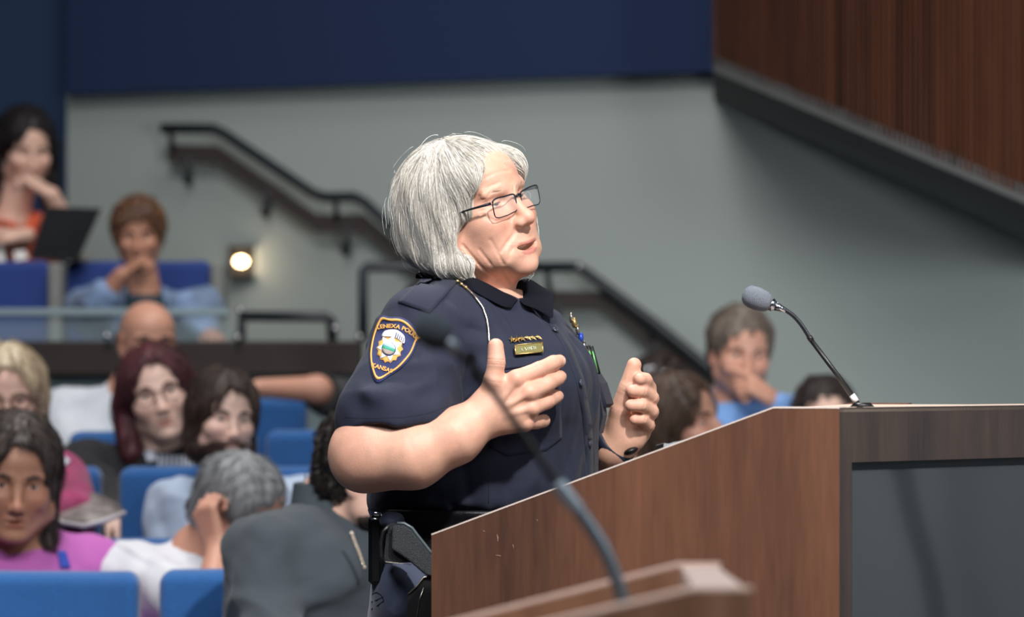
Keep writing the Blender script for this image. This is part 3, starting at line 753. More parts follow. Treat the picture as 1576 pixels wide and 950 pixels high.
def hfield(p, nn):
    q = (p-HO)@HR; out = p-hl(-.01, -.012, .10); out /= np.linalg.norm(out, axis=1)[:, None]
    top = np.clip(q[:, 2]/.09, 0, 1)[:, None]
    v = out*(.4+1.0*top)+(-HR[:, 2])*(1.15-top)+HR[:, 0]*(.10*top-.05)
    low = np.clip((-q[:, 2]-.07)/.03, 0, 1)[:, None]
    return v+low*HR[:, 0]*.9
V1, F1_, c1 = strands(hairvol, seeds, 12, .0062, .00042, hfield, None, 'h', None, .0003, .0009, tip=.4, jit=.08,
                      cols=[(226, 222, 213), (212, 207, 198), (194, 189, 180), (238, 235, 229), (172, 166, 156), (218, 212, 200)])
# loose flyaway strands
sel = RNG.choice(len(hv), 170); V2, F2_, c2 = strands(hairvol, hv[sel], 9, .006, .00028, hfield, None, 'h', None, .002, .006, tip=.6, wave=.5, jit=.5, cols=[(235, 235, 232)])
base = np.repeat(np.array([lin((182, 178, 170))[:3]]), len(hv), 0)
HV = np.concatenate([hv-hn*.0008, V1, V2]); HF = np.concatenate([hf, F1_+len(hv), F2_+len(hv)+len(V1)])
mesh_obj('hair', HV, HF, HAIR, SP, True, cols=np.concatenate([base, c1, c2]))
# eyebrows
BROW = mat('pale_brow_hair', (188, 150, 130), .8, bump=1, bscale=900)
for sgn in (-1, 1):
    fb_ = lambda p, s=sgn: np.minimum(rc(p, hl(.0865, s*.016, .0165), hl(.0815, s*.034, .0205), .0022, .0024), rc(p, hl(.0815, s*.034, .0205), hl(.0765, s*.042, .0185), .0022, .0012))
    c_ = hl(.08, sgn*.033, .018); sdf_obj('eyebrow', fb_, c_-.03, c_+.03, .0012, BROW, SP)

# glasses
GL = bpy.data.objects.new('glasses', None); C.objects.link(GL); GL.parent = SP; GL['_w'] = [0, 6, 0]; GL.matrix_parent_inverse = Matrix.Translation((0, 0, 0)); 
gm = mat('dark_gunmetal_frame', (38, 40, 52), .3, .6)
lensm = mat('spectacle_lens', (230, 236, 240), .02); lb = lensm.node_tree.nodes['Principled BSDF']; lb.inputs['Alpha'].default_value = .07; lb.inputs['Coat Weight'].default_value = 1
def lens_loop(s, k=1.0, n=36):
    L = []
    for i in range(n):
        a = 2*math.pi*i/n; cx, cz = math.cos(a), math.sin(a); e = .38
        y = math.copysign(abs(cx)**e, cx)*.0260*k; z = math.copysign(abs(cz)**e, cz)*.0150*k*(1-.08*(y*s < 0))
        Y = s*.0325+y; X = .0970-2.4*max(abs(Y)-.012, 0)**2-.10*(.012-z)*.9
        L.append(hl(X, Y, -.006+z))
    return L
fm = MB()
for s in (-1, 1):
    L = lens_loop(s); fm.tube(L+[L[0], L[1]], .0009, 6, caps=False)
    up = L[2:17]; fm.tube([q+HR[:, 2]*.0004 for q in up], .0014, 6)
    p1 = hl(.0985, s*.0085, .004); p0 = L[8]
    V = lens_loop(s, .98); cen = np.mean(V, 0); nb_ = len(V)
    mb = MB(); mb.add([cen]+V+[v+HR[:, 0]*.0015 for v in V]+[cen+HR[:, 0]*.0018], [(0, 1+i, 1+(i+1) % nb_) for i in range(nb_)]+[(2*nb_+1, nb_+1+(i+1) % nb_, nb_+1+i) for i in range(nb_)]+[(1+i, nb_+1+i, nb_+1+(i+1) % nb_, 1+(i+1) % nb_) for i in range(nb_)])
    mb.build('lens', lensm, GL, True)
fm.tube([hl(.0960, -.0078, .002), hl(.0990, 0, .005), hl(.0960, .0078, .002)], .0019, 8)
fm.build('frame', gm, GL, True)
for s in (-1, 1):
    MB().tube([hl(.0890, s*.0590, .004), hl(.085, s*.0655, .004), hl(.060, s*.0735, .003), hl(.020, s*.079, .000), hl(-.010, s*.079, -.002), hl(-.025, s*.078, -.02)], [.0024, .0022, .0015, .0013, .0016, .0016], 8).build('temple_arm', gm, GL, True)

# uniform shirt
def sleeve_core(p):
    a, b = O(655, 512, -.160), O(614, 645, -.225)
    d = rc(p, a, b, .068, .091, ((0, 1, 0), 1.22))
    d = smin(d, rc(p, O(700, 480, -.10), a, .045, .062), .03)
    return d
def sleeve_r(p):
    d = sleeve_core(p)
    nrm = np.array([.10, 0, -1.0]); nrm /= np.linalg.norm(nrm); c_ = O(600, 653, -.2)
    cut = (p-c_.astype(f32))@nrm.astype(f32); d = smax(d, cut+.004*np.sin(p[:, 0]*55), .006)
    inner = np.maximum(sleeve_core(p)+.020, -(cut+.03)); return np.maximum(d, -inner)
def sleeve_l(p):
    d = rc(p, O(775, 500, .16), O(838, 640, .245), .068, .072); return np.maximum(d, -(p[:, 2]-(CZ-(655-HY)/1000)))
def folds(p):
    f = 0
    def fold(a, b, w, amp):
        nonlocal f
        v = rc(p, a, b, 0, 0); f = f-amp*np.exp(-(v/w)**2)
    fold(O(545, 560, -.30), O(700, 560, -.24), .012, .006); fold(O(540, 600, -.31), O(690, 640, -.25), .014, .007); fold(O(560, 625, -.31), O(680, 600, -.28), .010, -.002)
    fold(O(585, 490, -.26), O(640, 487, -.24), .006, .006); fold(O(590, 505, -.27), O(630, 480, -.25), .006, -.005)
    fold(O(700, 520, -.20), O(775, 545, -.17), .010, .006); fold(O(680, 560, -.22), O(745, 620, -.18), .012, -.006); fold(O(690, 500, -.2), O(760, 520, -.17), .008, -.004)
    fold(O(600, 690, -.15), O(760, 640, -.19), .016, .005); fold(O(640, 760, -.16), O(760, 700, -.19), .018, .006); fold(O(700, 780, -.17), O(800, 745, -.19), .016, -.005)
    fold(O(830, 620, -.13), O(850, 770, -.13), .012, .005); fold(O(600, 770, -.1), O(690, 785, -.17), .008, .006); fold(O(700, 640, -.19), O(720, 760, -.19), .010, -.004)
    fold(O(735, 640, -.19), O(752, 780, -.18), .006, .004);
    for a_, b_, w_, am in (((560, 560), (600, 545), .006, -.004), ((556, 585), (640, 575), .008, -.005), ((548, 600), (620, 606), .007, .005), ((540, 622), (600, 640), .007, -.004), ((640, 600), (700, 560), .009, .006), ((650, 615), (706, 585), .008, -.006),
            ((625, 470), (600, 500), .006, .004), ((640, 486), (690, 512), .007, -.004), ((655, 545), (712, 520), .009, .005), ((610, 655), (690, 610), .008, .004)):
        fold(O(*a_, -.29), O(*b_, -.27), w_*1.8, am if am > 0 else am*.5)
    for a_, b_, w_, am in (((722, 560), (712, 640), .009, -.012), ((700, 520), (722, 560), .008, -.008), ((730, 560), (790, 600), .010, .005), ((735, 590), (800, 640), .010, -.004), ((640, 735), (720, 690), .010, -.006), ((620, 760), (700, 735), .009, .006), ((660, 790), (740, 770), .010, .006),
            ((770, 700), (840, 690), .012, -.004), ((760, 760), (850, 735), .012, .005), ((840, 560), (880, 640), .010, -.003), ((800, 480), (850, 540), .009, .004), ((760, 480), (800, 512), .007, -.003), ((690, 455), (720, 500), .008, -.004)):
        fold(O(*a_, -.19), O(*b_, -.18), w_*1.5, am)
    fold(O(880, 520, -.06), O(912, 720, -.05), .012, -.004)
    return f
def shirt(p):
    d = trunk(p); d = smin(d, ell(p, O(812, 590, -.02), (.095, .16, .085)), .05)       # chest
    z0 = CZ-(784-HY)/1000
    d = smax(d, z0-p[:, 2], .02)
    d = smin(d, sleeve_r(p), .016); d = smin(d, sleeve_l(p), .02)
    d = smax(d, (p-O(735, 440).astype(f32))@np.array([.30, 0, .954], f32), .008)
    d = smin(d, ell(p, O(600, 770, .0), (.03, .12, .03)), .03)
    d = d+folds(p)+.0016*wob(p, 38, 2)+.0007*wob(p, 110, 5)-.0045*np.maximum(0, 1-np.abs(wob(p, 15, 9, 3))*3.0)
    ne = rc(p, O(752, 470, 0), O(790, 380, -.01), .063, .066); d = smax(d, -ne, .006)
    vn = rc(p, O(815, 452, -.065), O(846, 496, -.075), .024, .004); d = smax(d, -vn, .004)
    return d
shv, shf = mesh_sdf(shirt, (-.32, 5.60, 1.03), (.22, 6.36, 1.44), .0030)
SHIRT = mesh_obj('shirt', shv, shf, M['navy'], SP); SHIRT['_w'] = [0, 6, 0]
def on_shirt(pts, off=.0015): return hit(shirt, pts, off=off)
def child(o, par):      # keeps world placement under a part that sits at the person's base
    o.parent = par; o.matrix_parent_inverse = par.matrix_parent_inverse.copy() if False else Matrix.Translation((0, 0, 0)); return o
def sub(name, V, F, m, smooth=True, par=None):
    o = mesh_obj(name, V, F, m, None, smooth); o.parent = par or SHIRT; return o
def seam(pts, r=.0011, m=None, name='seam', off=.0):
    pts = np.array(pts, float); k = []
    for a_, b_ in zip(pts[:-1], pts[1:]):
        n_ = max(2, int(np.linalg.norm(b_-a_)/6)); k += [a_+(b_-a_)*t for t in np.linspace(0, 1, n_, endpoint=False)]
    k.append(pts[-1]); p_, _ = on_shirt(k, off); return p_
MDUR = mat('undershirt_black', (14, 15, 20), .9)
sub('undershirt', *mesh_sdf(lambda p: smax(rc(p, O(755, 470, 0), O(800, 450, -.03), .070, .052), rc(p, O(752, 480, 0), O(782, 440, -.01), .064, .0655)*-1-.0, .002) if False else rc(p, O(790, 492, -.02), O(820, 490, -.045), .036, .016), O(740, 560, -.15), O(900, 420, .1), .004), MDUR)
# collar leaves
def strip(A, B, th, m, name, bow=0):
    A = [O(*q) for q in A]; B = [(O(*q) if len(q) == 3 else hit(shirt, [q], off=.009 if q[0] > 790 else .004)[0][0]) for q in B]; n_ = len(A); K = 5; V = []; 
    for i in range(n_):
        for k in range(K):
            t = k/(K-1); q = A[i]*(1-t)+B[i]*t; q = q+np.array([0, -bow*math.sin(math.pi*t), bow*.5*math.sin(math.pi*t)]); V.append(q)
    F = [(i*K+k, (i+1)*K+k, (i+1)*K+k+1, i*K+k+1) for i in range(n_-1) for k in range(K-1)]
    V = np.array(V); N = np.zeros_like(V)
    for f in F:
        nn_ = np.cross(V[f[1]]-V[f[0]], V[f[3]]-V[f[0]]); nn_ /= np.linalg.norm(nn_)+1e-9
        for i in f: N[i] += nn_
    N /= np.linalg.norm(N, axis=1)[:, None]+1e-9
    V2_, G_ = sheet(V, F, N, th); o = sub(name, V2_, G_, m)
    o.modifiers.new('sub', 'SUBSURF').levels = 2; o.modifiers['sub'].render_levels = 2; return o
strip([(640, 422, .03), (668, 417, -.045), (704, 419, -.072), (735, 430, -.080), (760, 443, -.083), (780, 454, -.09), (799, 463, -.094)],
      [(636, 430, .03), (668, 431), (700, 433), (727, 453), (752, 466), (772, 477), (785, 478)], .0025, M['navy2'], 'collar', .006)
strip([(790, 440, .055), (808, 427, .065), (822, 434, .05), (838, 446, .02), (853, 449, -.005)], [(790, 458, -.01), (806, 464, -.04), (818, 474), (833, 488), (848, 505)], .003, M['navy2'], 'collar', .005)
strip([(792, 462, -.075), (812, 458, -.06), (822, 468, -.06)], [(800, 476), (822, 484), (838, 496)], .0025, M['navy2'], 'collar_stand', .003)
# epaulette on the near shoulder
Vp, Fp, Np = patch_grid(shirt, [(654, 426), (706, 432), (662, 483), (613, 466)], 9, 11, .0028)
sub('epaulette', *sheet(Vp, Fp, Np, .003), M['navy'])
# breast pocket with flap and the placket
Vp, Fp, Np = patch_grid(shirt, [(752, 552), (862, 545), (866, 560), (752, 572)], 22, 6, .0030); sub('pocket_flap', *sheet(Vp, Fp, Np, .0025), M['navy'])
pq = []
for jv in range(24):
    for iu in range(22):
        u = iu/21; v = jv/23; cut = max(abs(2*u-1)-.55, 0)/.45*.12
        v = v*(1-cut); pq.append((753+u*108+v*3, 570-u*9+v*(136-u*6)))
Vp, Np = hit(shirt, pq, off=.0016); Fp = [(j_*22+i_, j_*22+i_+1, (j_+1)*22+i_+1, (j_+1)*22+i_) for j_ in range(23) for i_ in range(21)]
sub('pocket', *sheet(Vp, Fp, Np, .0018), M['navy'])
Vp, Fp, Np = patch_grid(shirt, [(849, 505), (856, 503), (921, 728), (905, 740)], 5, 40, .0026); 
pl = [(845, 500), (868, 535), (886, 585), (896, 640), (901, 700), (900, 760)]; pr = [(856, 500), (880, 535), (899, 585), (909, 640), (914, 700), (914, 760)]
tt = np.linspace(0, 5, 40); pl = np.array(pl, float); pr = np.array(pr, float)
L_ = np.c_[np.interp(tt, range(6), pl[:, 0]), np.interp(tt, range(6), pl[:, 1])]; R_ = np.c_[np.interp(tt, range(6), pr[:, 0]), np.interp(tt, range(6), pr[:, 1])]
pts = np.concatenate([L_*(1-k)+R_*k for k in (0, .5, 1)]); pp, nn_ = hit(shirt, pts, off=.0010)
Fq = [(k*40+i, k*40+i+1, (k+1)*40+i+1, (k+1)*40+i) for k in range(2) for i in range(39)]
sub('placket', *sheet(pp, Fq, nn_, .0015), M['navy'])
for sm_ in ([(720, 448), (752, 462), (778, 488), (792, 515)], [(752, 640), (753, 700), (752, 775)], [(530, 643), (570, 644), (620, 643), (660, 636), (700, 622)]):
    o = MB().tube(seam(sm_, off=-.0001), .0005, 5).build('seam', M['thread'], None, True); o.parent = SHIRT
for q in ((853, 511), (891, 590), (905, 683)):
    p_, n_ = hit(shirt, [q], off=.0045); b = MB(); R_b = np.array(Vector((0, 0, 1)).rotation_difference(Vector(n_[0])).to_matrix())
    b.sphere(p_[0], (.0052, .0052, .0018), R_b, 8); o = b.build('button', mat('navy_button', (60, 66, 84), .25, coat=.6), None, True); o.parent = SHIRT
# far pocket with pens and badge seen edge on
fpz = MB(); fpz.prism([O(902, 556, .03), O(924, 590, .05), O(934, 622, .05), (O(928, 628, .05)), O(916, 606, .04), O(908, 600, .02)], (.012, .045, 0)); o = fpz.build('pocket_flap', M['navy'], None); o.parent = SHIRT
b = MB(); b.prism([O(898, 600, .02), O(922, 596, .04), O(928, 640, .03), O(922, 668, .03), O(905, 670, .02)], (.008, .06, 0)); o = b.build('pocket', M['navy'], None); o.parent = SHIRT
bd = MB(); bl = [O(879, 489, -.01), O(884, 497, -.005), O(889, 508, 0), O(894, 520, .005), O(899, 533, .01), O(903, 545, .012)]
for i, q in enumerate(bl): bd.sphere(q, (.0035+.001*(i % 2), .012, .0085), n=6, mi=2 if i == 3 else (0 if i % 2 else 1))
o = bd.build('badge', [M['gold'], M['silver'], mat('blue_enamel', (40, 70, 170), .3)], None, True); o.parent = SHIRT
for k, (a_, b_) in enumerate((((905, 532), (917, 577)), ((910, 533), (922, 576)))):
    o = MB().tube([O(*a_, .01), O(*b_, .01)], .003, 8).tube([O(a_[0]+2, a_[1]+8, .004), O(b_[0]-2, b_[1]-2, .004)], .0013, 6, mi=1).build('pen', [M['black'], mat('green_pen_clip%d' % k, (110, 190, 110), .3, .3)], None, True); o.parent = SHIRT
# gold cord, stars, name plate, collar pin
cp = seam([(706, 437), (716, 446), (730, 459), (742, 476), (748, 492), (751, 512), (752, 530)], off=.003); o = MB().tube(cp, .0017, 8).build('gold_cord', M['silver'], None, True); o.parent = SHIRT
cb = MB()
for i, q in enumerate(seam([(697, 432), (715, 446)], off=.004)): cb.sphere(q, (.003, .003, .0024), n=6)
o = cb.build('cord_clasp', M['gold'], None, True); o.parent = SHIRT
for i in range(6):
    p_, n_ = hit(shirt, [(787+8.1*i, 524.5-.5*i)], off=.0035); n_ = n_[0]; up = np.array([0, 0, 1.])-n_*n_[2]; up /= np.linalg.norm(up); rt = np.cross(up, n_)*-1
    if rt[0] < 0: rt = -rt
    V = []; 
    for k in range(10):
        a = math.pi*k/5; r = .0064 if k % 2 == 0 else .0026; V.append(p_[0]+r*(math.sin(a)*rt+math.cos(a)*up))
    V.append(p_[0]+n_*.0022); F = [(10, k, (k+1) % 10) if True else 0 for k in range(10)]+[tuple(range(10))]
    s_ = sub('star_pin', V, F, M['gold'], False)
Vp, Fp, Np = patch_grid(shirt, [(789, 535.5), (831, 532.5), (833, 545.5), (791, 549)], 5, 3, .0075); Vp = Vp.copy()
c4 = [Vp[0], Vp[4], Vp[14], Vp[10]]; nm = Np.mean(0); nm /= np.linalg.norm(nm)
o = MB().prism([q+nm*.001 for q in c4], -nm*.0035).build('name_plate', mat('brass_plate', (128, 122, 78), .3, .9), None); o.parent = SHIRT
fr_ = MB(); cc4 = [q+nm*.0014 for q in c4]
for i in range(4): fr_.tube([cc4[i], cc4[(i+1) % 4]], .0008, 6)
o = fr_.build('name_plate_rim', M['gold'], None, True); o.parent = SHIRT
en = MB(); cN = np.mean(c4, 0)+nm*.0013; ux = (c4[1]-c4[0]); ux /= np.linalg.norm(ux); uz = np.cross(nm, ux); uz = uz if uz[2] > 0 else -uz
for i, st in enumerate(([(0, 0, 0, 1), (0, 0, .6, 0)], [(0, 0, .3, 1), (.3, 1, .6, 0)], [(0, 1, .3, .5), (.6, 1, .3, .5), (.3, .5, .3, 0)], [(0, 0, 0, 1), (0, 1, .3, .4), (.3, .4, .6, 1), (.6, 1, .6, 0)], [(0, 0, .6, 0), (0, 1, .6, 1), (0, 0, 0, 1)], [(0, 0, 0, 1), (0, 1, .6, 0), (.6, 0, .6, 1)])):
    for x0, y0, x1, y1 in st:
        en.tube([cN+ux*(-.0115+i*.004+x0*.0045)+uz*(y0-.5)*.0048, cN+ux*(-.0115+i*.004+x1*.0045)+uz*(y1-.5)*.0048], .0003, 4)
o = en.build('engraving', mat('engraved_pale_metal', (190, 200, 180), .4, .5), None); o.parent = SHIRT
cpn = MB()
for i, q in enumerate([(754, 458), (758, 459.5), (762, 461.5), (766, 463), (770, 465), (774, 466)]):
    cpn.sphere(O(q[0], q[1], -.136), (.0022, .0015, .0016), n=5)
o = cpn.build('collar_pin', M['gold'], None, True); o.parent = SHIRT

# shoulder patch: shield, border, lettering, seal
PC = np.array([602., 538.]); pu = np.array([.957, .29]); pv = np.array([-.33, .944])      # patch axes on the sleeve, across and down
def sp(u, v): return PC+pu*u+pv*v
shield = [(-30, -44), (-16, -47), (0, -51), (16, -47), (33, -34), (35, -20), (33, 2), (25, 22), (12, 40), (-3, 56), (-17, 42), (-26, 24), (-31, 2), (-33, -22)]
def smooth_loop(P_, k=5):
    P_ = np.array(P_, float); n_ = len(P_); out = []
    for i in range(n_):
        p0, p1, p2, p3 = P_[i-1], P_[i], P_[(i+1) % n_], P_[(i+2) % n_]
        for t in np.linspace(0, 1, k, endpoint=False):
            out.append(.5*((2*p1)+(p2-p0)*t+(2*p0-5*p1+4*p2-p3)*t*t+(3*p1-p0-3*p2+p3)*t**3))
    return np.array(out)
def decal(loop, off, m, name, rings=6, cen=None, thick=.001):
    loop = np.asarray(loop, float); cen = loop.mean(0) if cen is None else np.array(cen, float); n_ = len(loop); uv = [cen]
    for r in range(1, rings+1): uv += [cen+(q-cen)*r/rings for q in loop]
    p_, nn = hit(shirt, [sp(*q) for q in uv], off=off)
    F = [(0, 1+i, 1+(i+1) % n_) for i in range(n_)]+[(1+r*n_+i, 1+(r+1)*n_+i, 1+(r+1)*n_+(i+1) % n_, 1+r*n_+(i+1) % n_) for r in range(rings-1) for i in range(n_)]
    return sheet(p_, F, nn, thick)
SL = smooth_loop(shield)
PT = sub('shoulder_patch', *decal(SL, .0022, None, '', 8, thick=.002), mat('patch_navy_twill', (38, 46, 92), .8, bump=.4, bscale=1200))
def pchild(V, F, m, smooth=True, name='patch_detail'):
    o = mesh_obj(name, V, F, m, None, smooth); o.parent = SHIRT; return o
gm2 = mat('gold_thread', (226, 168, 84), .6, bump=.4, bscale=1500); wm2 = mat('white_thread', (228, 228, 232), .7)
def ring_decal(l0, l1, off, thick=.001):
    n_ = len(l0); p_, nn = hit(shirt, [sp(*q) for q in list(l0)+list(l1)], off=off); F = [(i, (i+1) % n_, n_+(i+1) % n_, n_+i) for i in range(n_)]; return sheet(p_, F, nn, thick)
pchild(*ring_decal(SL*.93, SL*.86, .0036), gm2, name='patch_border'); 
star = []
for k in range(28): r = 23 if k % 2 else 19.5; a = 2*math.pi*k/28; star.append((r*math.cos(a)*.86-1, r*math.sin(a)*1.02+1))
pchild(*decal(star, .0034, None, '', 4), gm2, name='patch_seal_rays')
st5 = []
for k in range(14): r = 22 if k % 2 == 0 else 12.5; a = math.pi*k/7-math.pi/2; st5.append((r*math.cos(a)*.85-1, r*math.sin(a)+1))
pchild(*decal(st5, .0046, None, '', 4), wm2, name='patch_seal_star')
egl = [(-17, -13), (-15, -22), (-8, -27), (0, -29), (8, -27), (15, -22), (17, -12), (9, -15), (0, -17), (-9, -15)]
pchild(*decal(smooth_loop(egl, 3), .0052, None, '', 4, cen=(0, -20)), wm2, name='patch_eagle')
circ = [(10.5*math.cos(a)-1, 10.5*math.sin(a)+3) for a in np.linspace(0, 2*math.pi, 24, endpoint=False)]
pchild(*decal(circ, .0060, None, '', 3), mat('seal_blue_line', (60, 80, 130), .7), name='patch_seal')
for nm_, f_, c_ in (('patch_seal_sky', lambda q: q[1] < 1, (170, 205, 235)), ('patch_seal_hill', lambda q: 1 <= q[1] < 6, (50, 150, 120)), ('patch_seal_field', lambda q: q[1] >= 6, (150, 135, 130))):
    y0, y1 = {'patch_seal_sky': (-6.6, 1), 'patch_seal_hill': (1, 5.5), 'patch_seal_field': (5.5, 12.4)}[nm_]; ys = np.linspace(y0, y1, 6)
    L = [(-math.sqrt(max(92-(y-3)**2, 0))-1, y) for y in ys]+[(math.sqrt(max(92-(y-3)**2, 0))-1, y) for y in ys[::-1]]
    pchild(*decal(L, .0070, None, '', 2), mat(nm_, c_, .7), name=nm_)
fl = [(-12, -20), (-4, -20)]
for k in range(5):
    L = [(2+k*3.1, -25+k*1.3), (3.2+k*3.1, -24.6+k*1.3), (3.6+k*2.9, -17+k*.8), (2.6+k*2.9, -17+k*.8)]
    pchild(*decal(L, .0064, None, '', 2), mat('eagle_feather_line', (90, 95, 130), .7), name='patch_feather')
def lettering(txt, arc, size, off, m, name):
    cu = bpy.data.curves.new('t', 'FONT'); cu.body = txt; cu.size = size; cu.align_x = 'CENTER'; cu.space_character = 1.02; cu.offset = size*.022
    to = bpy.data.objects.new('t', cu); C.objects.link(to); bpy.context.view_layer.update()
    dg = bpy.context.evaluated_depsgraph_get(); me = to.evaluated_get(dg).to_mesh()
    V = np.array([v.co[:2] for v in me.vertices]); F = [tuple(p.vertices) for p in me.polygons]
    to.evaluated_get(dg).to_mesh_clear(); bpy.data.objects.remove(to); bpy.data.curves.remove(cu)
    uv = [arc(x, y) for x, y in V]; p_, nn = hit(shirt, [sp(*q) for q in uv], off=off)
    return sheet(p_, F, nn, .0008)
def arc_top(x, y): a = x/52.0; r = 52+y; return (r*math.sin(a)+3.5, 20-r*math.cos(a))
pchild(*lettering('LENEXA POLICE', arc_top, 8.8, .0042, None, ''), gm2, False, 'patch_lettering')
pchild(*lettering('KANSAS', lambda x, y: (x-2, 36-y+x*x*0), 8.6, .0042, None, ''), gm2, False, 'patch_lettering')

# trousers, belt and holster
Zb = lambda py: CZ-(py-HY)/1000
def trous(p):
    d = trunk(p); d = smax(d, p[:, 2]-Zb(790), .004); d = smax(d, Zb(1010)-p[:, 2], .03)
    for s in (-1, 1):
        hip = np.array([-.055, 6, 0])+LB*s*.095; a = np.array([hip[0], hip[1], Zb(960)]); k = a+[.01, 0, -.42]; f = np.array([k[0]-.02, k[1], .08])
        d = smin(d, rc(p, a, k, .10, .068), .05); d = smin(d, rc(p, k, f, .066, .055), .03)
    d = smin(d, ell(p, O(612, 915, -.12), (.040, .09, .065)), .02)
    return smax(d, .03-p[:, 2], .01)+.002*wob(p, 26, 4)
TR = sdf_obj('trousers', trous, (-.32, 5.66, 0.0), (.2, 6.34, 1.06), .006, mat('navy_trouser_cloth', (66, 74, 98), .8, bump=.3, bscale=700, sheen=.2), SP)
for q_ in ([(573, 915), (580, 912), (587, 916), (591, 924)], [(591, 925), (582, 932), (572, 938)], [(590, 919), (580, 924), (572, 927)]):
    p_, _ = hit(trous, q_, off=.0006); MB().tube(p_, .0006, 5).build('pocket_seam', M['thread'], None, True).parent = TR
for s in (-1, 1):
    c_ = np.array([-.01, 6, .04])+LB*s*.095
    MB().sphere(c_, (.13, .048, .04), frame(68)@np.eye(3)).build('shoe', M['black'], SP, True)
def beltf(p):
    z0, z1 = Zb(842), Zb(779); d = np.abs(trunk(p, .012)+.004)-.007
    return smax(smax(d, p[:, 2]-z1, .004), z0-p[:, 2], .004)
BLT = sdf_obj('belt', beltf, (-.25, 5.76, 1.0-.02), (.2, 6.25, 1.06), .004, mat('black_duty_leather', (22, 23, 27), .38, bump=.4, bscale=500), SP)
def bchild(mb, name, m, smooth=False): o = mb.build(name, m, None, smooth); o.parent = BLT; return o
HM = mat('textured_black_polymer', (42, 46, 50), .5, bump=1, bscale=900)
hq = [(603, 812), (611, 806), (621, 806), (634, 814), (650, 834), (672, 862), (672, 890), (655, 886), (632, 866), (612, 852), (602, 846)]
ho = MB().prism([O(*q, -.268) for q in hq], (0, .034, 0)).build('holster', HM, None); ho.parent = BLT
bv = ho.modifiers.new('b', 'BEVEL'); bv.width = .004; bv.segments = 3
hr = [(611, 806), (622, 806), (634, 813), (642, 824), (650, 834), (661, 848), (672, 860)]
bchild(MB().tube([O(q[0], q[1], -.266) for q in hr], .0026, 8), 'holster_edge', mat('holster_rim', (70, 80, 84), .35), True)
dk = bchild(MB().prism([O(*q, -.255) for q in ((596, 808), (606, 804), (616, 812), (614, 850), (634, 866), (590, 868))], (0, .05, 0)), 'belt_keeper', mat('dark_leather_panel', (24, 25, 29), .45, bump=.4, bscale=600))
bchild(MB().tube([O(598, 810, -.262), O(590, 818, -.262), O(586, 834, -.262), O(586, 856, -.262), O(590, 868, -.262)], .0032, 8), 'holster_strap', M['black'], True)
bchild(MB().tube([O(592+i_*2.4, 865+.25*i_, -.2565) for i_ in range(18)], .0005, 5), 'holster_stitch', M['silver'], True)
rl = sdf_obj('shirt_roll', lambda p: ell(p, O(603, 802, -.215), (.019, .030, .013))+.001*wob(p, 120), O(570, 830, -.27), O(640, 770, -.16), .0025, M['navy']); rl.parent = SHIRT
bchild(MB().box(O(579, 846, -.16), (.022, .05, .105), bev=.006), 'pouch', M['black'])
bchild(MB().tube([O(570, 803, -.18), O(571, 794, -.18), O(577, 790, -.18), O(586, 790, -.18), O(588, 800, -.18)], .0014, 6).tube([O(570, 799, -.187), O(588, 800, -.187)], .0012, 6), 'pouch_clip', M['steel'], True)
def roll(p): return rc(p, O(596, 806, -.13), O(612, 812, -.19), .016, .014)
b2 = MB().prism([O(668, 888, -.26), O(650, 890, -.26), O(640, 905, -.26), O(628, 916, -.26), O(626, 1010, -.26), O(668, 1010, -.26)], (0, .04, 0)); bchild(b2, 'holster_body', M['black'])
bchild(MB().tube([O(668, 886, -.262), O(652, 889, -.262), O(641, 903, -.262), O(628, 914, -.262)], .0015, 6).tube([O(652, 905, -.262), O(645, 925, -.262), O(640, 960, -.262)], .0006, 5), 'holster_stitch', M['silver'], True)

# wristwatch on the far wrist and ring
wax = O(966, 662, .125)-O(926, 703, .155); wax /= np.linalg.norm(wax); wcn = O(944, 686, .14); e1 = np.cross(wax, [0, 1., 0]); e1 /= np.linalg.norm(e1); e2 = np.cross(wax, e1)
WV = []; WF = []; nw = 32
for i in range(nw):
    a = 2*math.pi*i/nw; rr_ = e1*math.cos(a)*.0330+e2*math.sin(a)*.0300; ru = rr_/np.linalg.norm(rr_)
    for (h_, q_) in ((-.010, 0), (-.009, .0032), (.009, .0032), (.010, 0)): WV.append(wcn+rr_+ru*q_+wax*h_)
    WF += [(i*4+k, i*4+(k+1) % 4, ((i+1) % nw)*4+(k+1) % 4, ((i+1) % nw)*4+k) for k in range(4)]
WT = mesh_obj('wristwatch', np.array(WV), WF, mat('dark_watch_strap', (30, 36, 52), .45), SP)
o = MB().sphere(O(970, 694, .12), (.013, .016, .006), frame(90, 20)).build('watch_case', M['black'], None, True); o.parent = WT
o = MB().tube([O(978, 684, .12), O(980, 692, .12), O(974, 698, .12)], .0015, 6).build('watch_crown', M['steel'], None, True); o.parent = WT
rg = MB(); c_ = (lr[0]+lr[1])/2+[.003, -.01, .004]; dv = lr[1]-lr[0]; dv /= np.linalg.norm(dv); e1 = np.cross(dv, [0, 0, 1.]); e1 /= np.linalg.norm(e1); e2 = np.cross(dv, e1); c_ = (lr[0]*.35+lr[1]*.65)
rg.tube([c_+.0113*(math.cos(a)*e1+math.sin(a)*e2) for a in np.linspace(0, 2*math.pi, 20)], .0014, 6, caps=False); rg.build('ring', mat('dark_ring', (40, 38, 40), .25, .9), SP, True)
